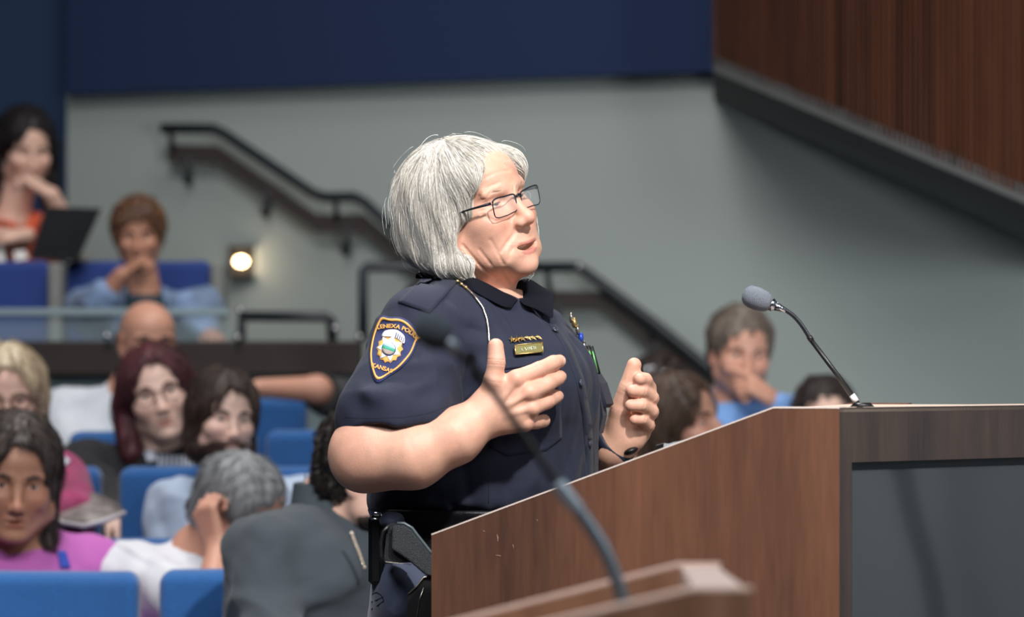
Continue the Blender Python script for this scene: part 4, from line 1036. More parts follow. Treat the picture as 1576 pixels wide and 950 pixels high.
# ------------------------------------------------------------ the podium
PCX, PCY = XY(1292, 5.45), 5.45; PLX, PLY = XY(664, 5.64), 5.64
pdir = np.array([PLX-PCX, PLY-PCY]); fdir = np.array([.68, .73])
def side_pt(px, py):
    k = (px-788)/FPX; t = (k*PCY-PCX)/(pdir[0]-k*pdir[1]); d = PCY+pdir[1]*t; return P(px, py, d)
ptop = side_pt(1292, 628)[2]
PD = thing('podium', 'wide walnut podium with slanted side and inset screen in front of the speaker', 'podium', (.6, 6, 0))
a_, b_, c_, d_ = side_pt(664, 823), side_pt(1190, 628), side_pt(1292, 628), side_pt(1292, 640)
c_[2] = b_[2] = ptop
back = np.array([.012, .030, 0])
MB().prism([(a_[0], a_[1], 0), a_, b_, c_, (c_[0], c_[1], 0)], back).build('side_panel', M['wood'], PD)
eg = MB()
for p_, q_ in ((a_, b_), (b_, c_)): eg.prism([p_+[0, -.0006, -.001], q_+[0, -.0006, -.001], q_+[0, -.0006, .0012], p_+[0, -.0006, .0012]], back+[0, .0012, 0])
eg.build('edge_banding', M['edge'], PD)
off2 = np.array([.16, .66, 0])
MB().prism([(a_[0], a_[1], 0)+off2, a_+off2, b_+off2, c_+off2, (c_[0], c_[1], 0)+off2], back).build('side_panel', M['wood'], PD)
# front with screen recess
Lf = 1.15; fn_ = np.array([-fdir[1], fdir[0], 0])*-1.0   # outward, to the room in front
def fr(t, z, o=0.0): return np.array([PCX+fdir[0]*t, PCY+fdir[1]*t, z])+np.array([fdir[1], -fdir[0], 0])*o
tx = lambda px: (lambda k: (k*PCY-PCX)/(fdir[0]-k*fdir[1]))((px-788)/FPX)
s0_ = tx(1311); zt_ = P(0, 712, fr(s0_, 0)[1])[2]; zb_ = .62; s1_ = s0_+.86
fb = MB()
for (t0, t1, z0, z1) in ((0, s0_, 0, ptop), (s1_, Lf, 0, ptop), (s0_, s1_, zt_, ptop), (s0_, s1_, 0, zb_)):
    fb.prism([fr(t0, z0), fr(t1, z0), fr(t1, z1), fr(t0, z1)], fr(0, 0, -.03)-fr(0, 0))
fb.build('front_panel', M['wooddark'], PD)
SC = MB().prism([fr(s0_, zb_, -.012), fr(s1_, zb_, -.012), fr(s1_, zt_, -.012), fr(s0_, zt_, -.012)], fr(0, 0, -.03)-fr(0, 0)).build('screen_bezel', M['black'], PD)
bz = .009
sm = mat('dark_screen_glass', (48, 51, 53), .06, spec=1.0, coat=1)
o = MB().prism([fr(s0_+bz*1.4, zb_+bz, -.0095), fr(s1_-bz, zb_+bz, -.0095), fr(s1_-bz, zt_-bz*1.3, -.0095), fr(s0_+bz*1.4, zt_-bz*1.3, -.0095)], fr(0, 0, -.01)-fr(0, 0)).build('screen', sm, None); o.parent = SC
# top ledge and slanted reading desk
t0, t1 = c_+back*1.02, b_+back*1.02
tp = [c_+[0, 0, -.002], fr(Lf, ptop-.002), fr(Lf, ptop-.002)+[-.20, .14, 0], (c_+off2+[.10, .0, -.002]), b_+off2+[0, 0, -.002], b_+[0, .02, -.002]]
MB().prism(tp, (0, 0, -.004)).build('top_board', M['edgel'], PD)
SCR = mat('pale_scratch', (150, 124, 112), .6)
for k_, (x0, y0, x1, y1, w_) in enumerate(((765, 823, 766, 834, .0012), (763, 855, 771, 856, .0010), (789, 838, 790, 845, .0008), (826, 800, 827, 803, .0008), (744, 817, 746, 819, .0008))):
    q_ = side_pt(x0, y0); r_ = side_pt(x1, y1); MB().tube([q_+[0, -.0004, 0], (q_+r_)/2+[.0006, -.0005, 0], r_+[0, -.0004, 0]], [w_*.4, w_*.6, w_*.3], 5).build('scratch_mark', SCR, PD)
def slope(t, drop=.026): return a_+(b_-a_)*t-np.array([0, 0, drop])
MB().prism([slope(.32)+back, slope(1)+back, slope(1)+off2, slope(.32)+off2], (0, 0, -.02)).build('reading_desk', M['wooddark'], PD)
# clear packet with a dark end and a label
q0 = slope(.655)+back+[0, .05, .004]; ex = (b_-a_); ex /= np.linalg.norm(ex); ey = np.array([.05, 1, 0.]); up = np.array([-ex[2], 0, ex[0]])
PK = thing('plastic_box', 'small clear plastic box with a white label lying on the slanted podium desk', 'box', q0)
clear = mat('clear_plastic', (215, 222, 230), .08, spec=.8); clear.node_tree.nodes['Principled BSDF'].inputs['Alpha'].default_value = .45
def ob(u, v, w): return q0+ex*u+ey*v+up*w
b1 = MB(); nx = 14; V = []
for i in range(nx):
    u = .012+.080*i/(nx-1); hh = (.030-.016*i/(nx-1))+.0015*random.uniform(-1, 1)
    V += [ob(u, 0, 0), ob(u, .05, 0), ob(u, .05, hh), ob(u, .0, hh+.001*random.uniform(-1, 1))]
b1.add(V, [(i*4+k, i*4+(k+1) % 4, (i+1)*4+(k+1) % 4, (i+1)*4+k) for i in range(nx-1) for k in range(4)]+[(0, 3, 2, 1), (nx*4-4, nx*4-3, nx*4-2, nx*4-1)])
b1.build('body', clear, PK)
MB().prism([ob(-.006, -.002, 0), ob(.006, -.002, 0), ob(.018, -.002, .030), ob(.006, -.002, .031)], ey*.054).build('end_cap', M['black'], PK)
MB().prism([ob(.024, -.002, .006), ob(.034, -.002, .006), ob(.034, -.002, .014), ob(.024, -.002, .014)], ey*.001).build('label', M['paper'], PK)
lm_ = MB()
for k in range(6): lm_.prism([ob(.037+k*.003, -.002, .004), ob(.0378+k*.003, -.002, .004), ob(.0384+k*.003, -.002, .011-k*.0004), ob(.0376+k*.003, -.002, .011-k*.0004)], ey*.001)
lm_.build('label_marks', M['black'], PK)

def curve(pts, n=8):
    pts = np.array(pts, float); pts = np.r_[[2*pts[0]-pts[1]], pts, [2*pts[-1]-pts[-2]]]; out = []
    for i in range(1, len(pts)-2):
        p0, p1, p2, p3 = pts[i-1:i+3]
        for t in np.linspace(0, 1, n, endpoint=False): out.append(.5*((2*p1)+(p2-p0)*t+(2*p0-5*p1+4*p2-p3)*t*t+(3*p1-p0-3*p2+p3)*t**3))
    return np.array(out+[pts[-2]])
foam = mat('grey_foam', (112, 118, 128), .95, bump=1.0, bscale=900, var=.1, vscale=400)
chrome = mat('satin_mic_metal', (170, 174, 182), .22, 1); gun = mat('gunmetal_neck', (78, 80, 86), .3, .9)
# microphone on the podium
md = 5.70; Q = lambda x, y: P(x, y, md)
MC = thing('gooseneck_microphone', 'sharp gooseneck microphone with grey foam tip on the podium top', 'microphone', Q(1325, 626))
h0, h1 = Q(1148, 453), Q(1190, 470); ax_ = (h1-h0)/np.linalg.norm(h1-h0)
prof = [(0, .002), (.002, .009), (.007, .0145), (.015, .0165), (.024, .0168), (.033, .0155), (.040, .0130), (.0435, .010), (.0445, .004)]
MB().tube([h0+ax_*(u-.005) for u, r in prof], [r for u, r in prof], 24).build('foam_tip', foam, MC, True)
cpt = h0+ax_*.037
MB().tube([cpt+ax_*u for u in (0, .003, .006, .0065, .009)], [.0085, .0095, .0095, .0078, .0074], 18).tube([cpt+ax_*u+[0, 0, 0] for u in (.008, .018, .026)], [.0072, .0048, .0036], 16).build('capsule', chrome, MC, True)
g = curve([cpt+ax_*.020, cpt+ax_*.026, Q(1222, 487), Q(1234, 501), Q(1246, 520)])
MB().tube(g, .0032, 14).build('flexible_neck', gun, MC, True)
MB().tube([Q(1245, 518), Q(1249, 524)], .0042, 14).tube([Q(1248, 523), Q(1290, 579), Q(1327, 632)], [.0036, .0036, .0042], 14).build('stem', M['black'], MC, True)
MB().tube([Q(1327, 622)+[0, 0, -.004], Q(1327, 622)+[0, 0, .002]], [.018, .012], 20).build('base', M['black'], MC, True)
lb_ = MB().tube([Q(1311, 608), Q(1318, 618)], .0046, 10); lb_.build('stem_label', M['paper'], MC, True)

# blurred lectern in the foreground
FL = thing('lectern', 'small pale edged wooden lectern close to the camera at the bottom edge, out of focus', 'lectern', P(1000, 950, 3.5)*np.array([1, 1, 0]))
zf = P(0, 871, 3.75)[2]; nd = 3.33
n0, n1, n2 = P(640, 1010, nd), P(1062, 903, nd), P(1160, 913, nd); f0, f1, f2 = P(640, 973, 3.75), P(1042, 873, 3.75), P(1108, 871, 3.75)
n1[2] = n2[2] = f1[2] = f2[2] = zf
n1 = P(1066, 560+(CZ-zf)*FPX/nd, nd); n2 = P(1158, 560+(CZ-zf)*FPX/nd, nd)
th_ = np.array([0, .022, 0])
MB().prism([(n0[0], n0[1], 0), n0, n1, n2, (n2[0], n2[1], 0)], th_).build('front_panel', M['fore'], FL)
MB().prism([(f0[0], f0[1], 0), f0, f1, f2, (f2[0], f2[1], 0)], -th_).build('back_panel', M['fore'], FL)
MB().prism([n1+[.003, .004, 0], n2+[-.003, .004, 0], f2+[-.003, -.004, 0], f1+[.003, -.004, 0]], (0, 0, -.018)).build('top_shelf', mat('pale_shelf_top', (200, 180, 172), .4), FL)
MB().prism([(n2[0]-.001, n2[1]+.023, 0), (n2[0]-.001, n2[1]+.023, zf-.021), (f2[0]-.001, f2[1]-.023, zf-.021), (f2[0]-.001, f2[1]-.023, 0)], (-.02, 0, 0)).build('end_panel', M['wood'], FL)
PEB = mat('pale_edge_band', (226, 196, 182), .4)
for (p_, q_, r_, s_) in ((n0, n1, n2, 1), (f0, f1, f2, -1)):
    MB().prism([p_, q_, q_+th_*s_, p_+th_*s_], (0, 0, .003)).prism([q_, r_, r_+th_*s_, q_+th_*s_], (0, 0, .003)).build('edge_banding', PEB, FL)
dr_ = np.array([0, 0, -.035]); MB().prism([n0+dr_+th_, n1+dr_+th_, f1+dr_-th_, f0+dr_-th_], (0, 0, -.02)).build('reading_desk', M['fore'], FL)
gd = 3.55; G_ = lambda x, y, d=gd: P(x, y, d)
MF = thing('gooseneck_microphone', 'blurred foreground gooseneck microphone rising from the pale edged lectern', 'microphone', G_(962, 932))
MB().tube([G_(962, 932)+[0, 0, -.012], G_(962, 932), G_(961, 926)], [.016, .014, .008], 18).build('base', M['black'], MF, True)
MB().tube(curve([G_(961, 930), G_(946, 885), G_(925, 838), G_(890, 785)]), .0062, 12).build('stem', mat('grey_stem', (120, 134, 146), .35, .7), MF, True)
MB().tube(curve([G_(890, 785), G_(872, 764), G_(858, 744)]), .0072, 12).build('joint', mat('pale_joint', (150, 165, 178), .35, .6), MF, True)
MB().tube(curve([G_(860, 747), G_(812, 680), G_(765, 612), G_(728, 566), G_(704, 542)]), .0040, 12).build('flexible_neck', M['black'], MF, True)
h0, h1 = G_(640, 492), G_(690, 528); ax_ = (h1-h0)/np.linalg.norm(h1-h0)
MB().tube([h0+ax_*(u*.80) for u, r in prof], [r*.92 for u, r in prof], 20).build('foam_tip', mat('dark_grey_foam', (60, 68, 76), .95, bump=1, bscale=900), MF, True)
MB().tube([h0+ax_*.034, G_(704, 542)], [.0085, .005], 14).build('capsule', mat('mic_capsule_grey', (130, 140, 150), .3, .6), MF, True)
# unseen dark cord added at the right so the podium screen mirrors a line
RS = thing('added_cord', 'unseen dark cord added for the curved line in the podium screen', 'cord', (5.3, 5.9, 0))
MB().tube(curve([(5.3, 6.38, 3.2), (5.3, 6.38, 1.25), (5.3, 6.40, .95), (5.3, 6.48, .6), (5.3, 6.48, .0)]), .026, 10).build('cord', M['blackm'], RS, True)

# ------------------------------------------------------------ the audience
def hz(x, y, d): return P(x, y, d)
SKT = dict(a=(222, 182, 164), b=(205, 152, 130), c=(188, 136, 112), d=(232, 196, 180))
_sk = {}
def skinmat():
    if 'm' not in _sk: _sk['m'] = mat('audience_skin', (200, 150, 130), .5, sss=.15, attr='tint')
    return _sk['m']
def person(px, py, d, label, yaw=0, pitch=0, roll=0, s=1.0, tone='a', shirt=(60, 60, 70), hair='short', hcol=((60, 45, 38), (40, 30, 26)), opt=None,
           byaw=None, sh=None, shw=.19, arms=None, lean=0.0, roll_arm=None, knee=.42, seat_z=None, floor_z=None, sdrop=.055, beard=None, glass=False, pants=(36, 38, 46), sleeve='long', scut=.86, shirtvar=None, neckdir=None, grp=None, torso_r=1.0, collar=None):
    opt = opt or {}; Rh = frame(yaw, pitch, roll); o = P(px, py, d); byaw = yaw if byaw is None else byaw; Rb = frame(byaw); Fb, Lb = Rb[:, 0], Rb[:, 1]
    hd = (o, Rh, s, opt)
    nb = (o-np.array([0, 0, .205*s])-Fb*.035) if sh is None else P(*sh)      # base of the neck
    hip = nb-np.array([0, 0, .50])-Fb*(.04+lean*.3)+np.array([0, 0, 0]); chest = nb*.62+hip*.38+Fb*.01
    LS = [nb+Lb*k*shw-[0, 0, sdrop]-Fb*.01 for k in (-1, 1)]
    t = thing('person', label, 'person', (hip[0], hip[1], max(hip[2]-.45, .0)), grp)
    AR = []
    for i, k in enumerate((-1, 1)):
        if arms and arms[i]: el, wr = [P(*q) for q in arms[i][:2]]; hp = arms[i][2] if len(arms[i]) > 2 else {}
        else:
            el = LS[i]-np.array([0, 0, .27])+Lb*k*.03+Fb*.04; wr = hip+Fb*.22+Lb*k*.07+[0, 0, .06]; hp = {}
        dr = hp.get('dir'); dr = (wr-el)/np.linalg.norm(wr-el) if dr is None else np.array(dr, float)
        nm_ = np.array(hp.get('palm', (0, 0, -1.)), float); AR.append((LS[i], el, wr, hand_parts(wr+dr*.01, dr, nm_, hp.get('side', -k), hp.get('curl', (.35, .4, .45, .5)), hp.get('spread', .08), hp.get('thumb', .6), .95*s)))
    def body(p):
        dd = in_head(p, hd)
        dd = smin(dd, rc(p, o-Rh[:, 2]*.05*s-Rh[:, 0]*.02*s, nb, .053*s, .060*s), .03)
        dd = smin(dd, rc(p, LS[0], LS[1], .04, .04), .04)
        dd = smin(dd, rc(p, nb-[0, 0, .10], hip+[0, 0, .05], .09, .09), .06)
        for a_, e_, w_, L in AR:
            dd = smin(dd, rc(p, a_, e_, .042, .040), .02); dd = smin(dd, rc(p, e_, w_, .041, .027), .02)
            v = p-w_.astype(f32); m_ = (v*v).sum(1) < .0484; h_ = (np.sqrt((v*v).sum(1))-.1).astype(f32)
            if m_.any(): h_[m_] = hand_sdf(p[m_], L)
            dd = smin(dd, h_, .012)
        return dd
    allp = np.array([o, nb, hip]+[x for a_ in AR for x in a_[:3]]+[x[1] for a_ in AR for x in a_[3]])
    lo, hi = allp.min(0)-.16, allp.max(0)+.17
    sdf_obj('body', body, lo, hi, .0042, skinmat(), t, cols=skin_cols(hd, SKT[tone], tuple(int(c*k) for c, k in zip(SKT[tone], (.82, .64, .62))), .05))
    eyes(hd, t)
    def cloth(p):
        r = torso_r
        dd = rc(p, nb-[0, 0, .17], hip+[0, 0, .02], .125*r, .13*r, (Lb, .72))
        dd = smin(dd, rc(p, LS[0]+Lb*.03, LS[1]-Lb*.03, .066, .066), .07)
        dd = smin(dd, rc(p, nb+[0, 0, .01], nb-[0, 0, .06], .055, .09), .04)
        for a_, e_, w_, L in AR:
            dd = smin(dd, rc(p, a_, e_, .066*r**.5, .058), .035)
            if sleeve == 'long': dd = smin(dd, rc(p, e_, w_-(w_-e_)*(.80 if roll_arm is not None and e_ is AR[roll_arm][1] else .06), .056, .046 if roll_arm is not None else .038), .03)
        dd = dd+.006*wob(p, 30, int(px) % 20)+.002*wob(p, 70, int(py) % 20)-.009*np.maximum(0, 1-np.abs(wob(p, 13, int(px+py) % 20, 3))*3.2)
        if sleeve == 'short':
            for a_, e_, w_, L in AR:
                c0 = a_+(e_-a_)*.80; n_ = (e_-a_)/np.linalg.norm(e_-a_); v = p-c0.astype(f32)
                # opening of the short sleeve
                dd = smax(dd, -rc(p, a_+(e_-a_)*scut, e_+(e_-a_)*(scut-.26), .075, .08), .008)
        dd = smax(dd, -rc(p, o, nb+[0, 0, .012]+Fb*.01, .075, .060), .008)
        return dd
    cm = mat('audience_shirt', shirt, .85, bump=.4, bscale=500, sheen=.15, **(shirtvar or {}))
    ST = sdf_obj('shirt', cloth, lo-.05, hi+.05, .006, cm, t)
    if collar:
        def col(p):
            q = np.abs(rc(p, nb+[0, 0, .035]-Fb*.004, nb+[0, 0, -.01], .064, .074))-.004
            return smax(smax(q, np.abs((p-nb.astype(f32))@np.array([0, 0, 1], f32)-.012)-.028, .006), -rc(p, nb+Fb*.08+[0, 0, .04], nb+Fb*.09-[0, 0, .05], .03, .004), .004)
        sdf_obj('collar', col, nb-.12, nb+.12, .004, mat('audience_collar', collar, .85), t)
    fl = t.location.z
    def legs(p):
        dd = None
        for k in (-1, 1):
            h_ = hip+Lb*k*.09; kn = h_+Fb*knee+Lb*k*.03+[0, 0, .03]; ft = np.array([kn[0], kn[1], 0])+[0, 0, fl+.07]+Fb*.02
            v = smin(rc(p, h_, kn, .095, .068), rc(p, kn, ft, .066, .05), .03); v = smin(v, rc(p, ft-[0, 0, .02], ft+Fb*.16-[0, 0, .035], .042, .036), .02); dd = v if dd is None else smin(dd, v, .03)
        return smin(dd, ell(p, hip, (.17, .17, .11)), .05)
    l0 = hip-.5; l1 = hip+.5; l0[2] = fl-.02; l1[2] = hip[2]+.14
    l0[0] = min(hip[0], hip[0]+Fb[0]*.6)-.22; l1[0] = max(hip[0], hip[0]+Fb[0]*.6)+.22; l0[1] = min(hip[1], hip[1]+Fb[1]*.65)-.22; l1[1] = max(hip[1], hip[1]+Fb[1]*.6)+.22
    sdf_obj('trousers', legs, l0, l1, .011, mat('audience_trousers', pants, .9), t)
    # hair
    def L2(p): return (((p-o.astype(f32))@Rh.astype(f32))/s).astype(f32)
    def hs(p):
        q = L2(p); ya = np.abs(q[:, 1]); qs = np.c_[q[:, 0], ya, q[:, 2]].astype(f32)
        if hair == 'bald':
            dd = ell(qs, (-.045, .052, -.012), (.048, .028, .040)); dd = smin(dd, ell(q, (-.085, 0, -.020), (.028, .058, .042)), .03)
            return dd
        th = {'short': .012, 'curly': .022, 'crop': .007}.get(hair, .016)
        dd = ell(q, (-.019, 0, .030+th*.3), (.094+th, .075+th, .082+th))
        if hair in ('long', 'bob', 'wild'):
            ln = opt.get('hl', {'long': .24, 'bob': .13, 'wild': .17}[hair]); w_ = opt.get('hw', .9 if hair != 'wild' else 1.15)
            dd = smin(dd, rc(qs, (-.020, .070*w_, .0), (-.005, .078*w_, -ln), .030, .028), .03)
            dd = smin(dd, ell(q, (-.065, 0, -ln*.45), (.045, .080, ln*.62)), .03)
            dd = smax(dd, -ell(q, (.088, 0, -.038), (.084, .060, .116)), .014)
            dd = smax(dd, -ell(q, (.07, 0, -.19), (.09, .055, .10)), .014)
        else:
            dd = smin(dd, ell(q, (-.070, 0, -.030), (.040+th, .058+th, .055)), .03)
            dd = smax(dd, -ell(q, (.088, 0, -.028), (.074, .078, .088)), .010)
            dd = smax(dd, -ell(qs, (.025, .085, -.055), (.045, .03, .050)), .01)
        return dd-(.0025 if hair != 'curly' else .006)*wob(q, 90 if hair != 'curly' else 130, 6)
    V0, F0 = mesh_sdf(lambda p: (hs(p)*s).astype(f32), o-np.array([.2, .2, .34]), o+np.array([.2, .2, .18]), .0042)
    fn_h = lambda p: (hs(p)*s).astype(f32)
    cen = o+Rh@np.array([-.01, 0, .09])*s
    def hf_(p, nn):
        q = (p-o)@Rh/s; out = p-cen; out /= np.linalg.norm(out, axis=1)[:, None]+1e-9; tp_ = np.clip(q[:, 2]/.1, 0, 1)[:, None]
        return out*(.4+tp_)-Rh[:, 2]*(1.1-tp_)+(Rh[:, 0]*tp_*.5 if hair in ('short', 'crop') else 0)
    ns = 1400 if hair in ('long', 'bob', 'wild') else 900
    V1, F1, cc = strands(fn_h, V0[RNG.choice(len(V0), ns)], 8, .010 if ns == 1400 else .005, .0011, hf_, None, '', None, .001, .003, tip=.4, jit=.15 if hair != 'curly' else .9, wave=0 if hair not in ('curly', 'wild') else .8, cols=hcol)
    hm = mat('audience_hair', hcol[0], .5, attr='tint', bump=.4, bscale=200)
    b0 = np.repeat(np.array([lin(hcol[-1])[:3]]), len(V0), 0)
    mesh_obj('hair', np.concatenate([V0, V1]), np.concatenate([F0, F1+len(V0)]), hm, t, True, cols=np.concatenate([b0, cc]))
    W = lambda x, y, z: o+Rh@np.array([x, y, z])*s
    ebm = mat('audience_eyebrow', tuple(int(c*.8) for c in hcol[-1]), .9)
    for k in (-1, 1):
        MB().tube([W(.0885, k*.015, .0165), W(.086, k*.030, .022), W(.076, k*.046, .017)], [.003, .0038, .002], 8).build('eyebrow', ebm, t, True)
    if beard:
        def bd_(p):
            q = L2(p); qs = np.c_[q[:, 0], np.abs(q[:, 1]), q[:, 2]].astype(f32)
            dd = smax(face(q, opt)-.006-.003*wob(q, 160, 3), (q[:, 2]+.055)+.9*np.clip(q[:, 0]-.075, -1, 0)*-.35, .01)
            dd = smax(dd, -(q[:, 0]-.005), .01); dd = smax(dd, -ell(q, (.10, 0, -.071), (.02, .020, .009)), .004)
            return (smax(dd, -(q[:, 2]+.128), .01)*s).astype(f32)
        sdf_obj('beard', bd_, o-.18, o+.15, .0035, mat('beard_hair', beard, .9, bump=1, bscale=300), t)
    if glass:
        gmb = MB()
        for k in (-1, 1):
            L = [W(.0965-.9*max(abs(k*.032+.024*math.cos(a))-.03, 0), k*.032+.024*math.cos(a), -.003+.017*math.sin(a)) for a in np.linspace(0, 2*math.pi, 20, endpoint=False)]
            gmb.tube(L+[L[0]], .0016, 6); gmb.tube([W(.082, k*.056, .004), W(.06, k*.073, .004), W(-.015, k*.080, 0)], .0015, 6)
        gmb.tube([W(.097, -.009, .003), W(.101, 0, .006), W(.097, .009, .003)], .0015, 6)
        go = gmb.build('glasses', mat('audience_glasses', glass if isinstance(glass, tuple) else (40, 38, 40), .3, .5), t, True)
    return t, dict(o=o, R=Rh, W=W, nb=nb, hip=hip, Fb=Fb, Lb=Lb, cloth=cloth, ST=ST, AR=AR)
def on_cloth(inf, quad_, m, name, nu=6, nv=6, off=.006, d0=7, d1=14, parent=None, th=.002):
    V, F, N = patch_grid(inf['cloth'], quad_, nu, nv, off, d0=d0, d1=d1); V, F = sheet(V, F, N, th); o = mesh_obj(name, V, F, m, None, True); o.parent = inf['ST']; return o

DK = ((34, 26, 24), (20, 15, 14))
# front rows
_, i1 = person(582, 732, 7.80, 'man in a dark grey shirt sitting right behind the speaker elbow, face hidden by it', yaw=62, pitch=-12, s=1.05, tone='a', shirt=(56, 64, 72), hair='curly', hcol=((46, 36, 32), (26, 20, 18)), beard=(34, 25, 21),
    byaw=48, sh=(505, 772, 7.85), shw=.18, sdrop=.10, torso_r=1.30, arms=[((412, 985, 7.60), (520, 1030, 7.45)), None], pants=(40, 44, 56), collar=(60, 70, 76))
zp = MB()
for k in range(9): zp.sphere(P(541+k*2.5, 822+k*6.5, 7.64), .005, n=5)
o = zp.build('zip', M['silver'], None, True); o.parent = i1['ST']
_, i2 = person(374, 786, 8.65, 'grey haired man in a white shirt leaning his cheek on his fist', yaw=62, pitch=-24, roll=6, s=1.0, tone='b', shirt=(222, 224, 232), hair='short', hcol=((165, 168, 170), (120, 122, 124), (140, 142, 145)), glass=(150, 150, 150),
    byaw=25, sh=(305, 846, 8.72), shw=.165, sleeve='short', arms=[((322, 935, 8.42), (337, 845, 8.52), dict(dir=(-.35, .15, .9), palm=(.5, .6, .3), side=1, curl=(1.0, 1.1, 1.1, 1.1), thumb=.3)), None], pants=(60, 62, 70), torso_r=1.1)
_, i3 = person(22, 736, 8.55, 'woman in a bright pink top with dark hair looking down, low at the left edge', yaw=12, pitch=-10, roll=-4, s=1.12, tone='c', shirt=(196, 104, 188), hair='long', hcol=((48, 38, 36), (28, 22, 20), (80, 70, 66)),
    byaw=20, sh=(38, 838, 8.62), shw=.165, opt=dict(fat=.008, jaw=1.1, hl=.13, hw=.85), pants=(40, 40, 50))
on_cloth(i3, [(86, 850), (100, 850), (108, 876), (92, 876)], mat('blue_sticker', (50, 80, 190), .6), 'sticker', d0=8, d1=9.2)
_, i4 = person(12, 612, 9.40, 'blonde woman with glasses in a magenta patterned top at the left edge', yaw=6, pitch=-6, roll=0, s=1.0, tone='a', shirt=(150, 50, 96), hair='long', hcol=((186, 166, 140), (150, 128, 104), (205, 188, 160)), glass=(70, 60, 60),
    byaw=15, sh=(2, 690, 9.45), shw=.145, sdrop=.085, shirtvar=dict(var=.35, vscale=14), arms=[None, ((108, 792, 9.15), (40, 806, 9.0))], pants=(28, 26, 34), torso_r=1.1)
on_cloth(i4, [(60, 686), (78, 690), (108, 712), (98, 722)], mat('white_name_tag', (220, 220, 235), .6), 'name_tag', d0=9, d1=10)
_, i5 = person(243, 610, 10.15, 'woman with dark red hair and glasses in a black hoodie, head tilted', yaw=6, pitch=4, roll=14, s=1.08, opt=dict(jaw=.85, hw=1.2, hl=.12), tone='d', shirt=(20, 20, 26), hair='bob', hcol=((74, 32, 40), (48, 20, 26), (90, 42, 50)), glass=(70, 60, 62),
    byaw=0, sh=(240, 690, 10.2), shw=.19, arms=[((158, 782, 9.95), (176, 800, 9.75)), ((312, 790, 9.95), (250, 800, 9.8))], pants=(26, 26, 32), torso_r=1.05)
wt = mat('white_print', (205, 212, 228), .8)
on_cloth(i5, [(222, 698), (236, 692), (242, 708), (228, 714)], wt, 'chest_print', 4, 4, d0=9.6, d1=10.8)
for k in range(8): on_cloth(i5, [(243+k*7.2, 701+.8*k-.09*k*k), (248+k*7.2, 701+.8*k-.09*k*k), (248+k*7.2, 720), (243+k*7.2, 720)], wt, 'chest_print_letter', 2, 4, d0=9.6, d1=10.8)
_, i6 = person(344, 644, 9.45, 'dark bearded man with long brown hair in a pale blue shirt', yaw=22, pitch=-2, roll=-4, s=.93, opt=dict(hl=.085, hw=.82), tone='d', shirt=(176, 192, 216), hair='bob', hcol=((84, 66, 58), (52, 40, 36)), beard=(72, 52, 46),
    byaw=0, sh=(372, 742, 9.5), shw=.165, sleeve='long', shirtvar=dict(var=.12, vscale=20), pants=(50, 52, 60))
_, i7 = person(228, 524, 11.0, 'bald man in a white striped shirt behind the red haired woman', yaw=18, pitch=-8, roll=0, s=1.02, tone='b', shirt=(206, 212, 222), hair='bald', hcol=((120, 110, 104), (90, 82, 78)),
    byaw=10, sh=(196, 604, 11.05), shw=.19, arms=[((120, 690, 10.9), (140, 745, 10.7)), None], glass=(70, 60, 56))
_, i8 = person(655, 500, 11.7, 'person in black hidden behind the speaker with a bare forearm stretched along a seat', yaw=0, s=1.0, tone='b', shirt=(24, 24, 30), hair='short', hcol=DK, byaw=-4, sh=(640, 600, 11.75), shw=.20, sleeve='short', scut=1.15, torso_r=1.05,
    arms=[((488, 600, 11.55), (400, 597, 11.45), dict(palm=(0, 0, -1), dir=(-1, 0, -.05), curl=(.1, .1, .15, .2))), None])
# upper level
_, i9 = person(40, 228, 13.75, 'person with dark curly hair in an orange top, hand at mouth, upper left corner', yaw=22, pitch=-16, s=1.13, knee=.2, tone='a', shirt=(214, 92, 54), hair='wild', hcol=((36, 30, 32), (22, 18, 20)), sleeve='short',
    byaw=25, sh=(15, 335, 13.8), shw=.17, arms=[((28, 370, 13.55), (42, 362, 13.4), dict(dir=(-1, -.1, .05), palm=(0, 0, -1))), ((96, 338, 13.53), (80, 300, 13.47), dict(dir=(-.75, 0, .5), palm=(-.4, .3, -.8), curl=(1.1, 1.1, 1.1, 1.1)))])
_, i10 = person(213, 362, 13.0, 'auburn haired person in a denim shirt resting chin on a fist, on the upper level', yaw=4, pitch=-8, roll=2, s=.94, knee=.1, roll_arm=0, tone='c', shirt=(118, 142, 178), hair='curly', hcol=((176, 128, 84), (120, 78, 50), (84, 56, 42)), 
    byaw=8, sh=(222, 452, 13.05), shw=.20, shirtvar=dict(var=.3, vscale=16), arms=[((160, 462, 12.8), (186, 424, 12.76), dict(dir=(.75, 0, .55), palm=(.4, .3, -.8), curl=(1.35, 1.35, 1.35, 1.35), thumb=.3)), ((288, 478, 12.85), (318, 508, 12.7), dict(curl=(1.2, 1.2, 1.2, 1.2)))])
on_cloth(i10, [(196, 425), (244, 425), (262, 500), (190, 500)], mat('dark_teal_undershirt', (30, 52, 62), .85), 'undershirt', 8, 8, .008, d0=12.4, d1=13.6)
on_cloth(i10, [(204, 424), (222, 424), (216, 446), (210, 446)], skinmat(), 'neck_opening', 5, 5, .012, d0=12.4, d1=13.6) if False else None
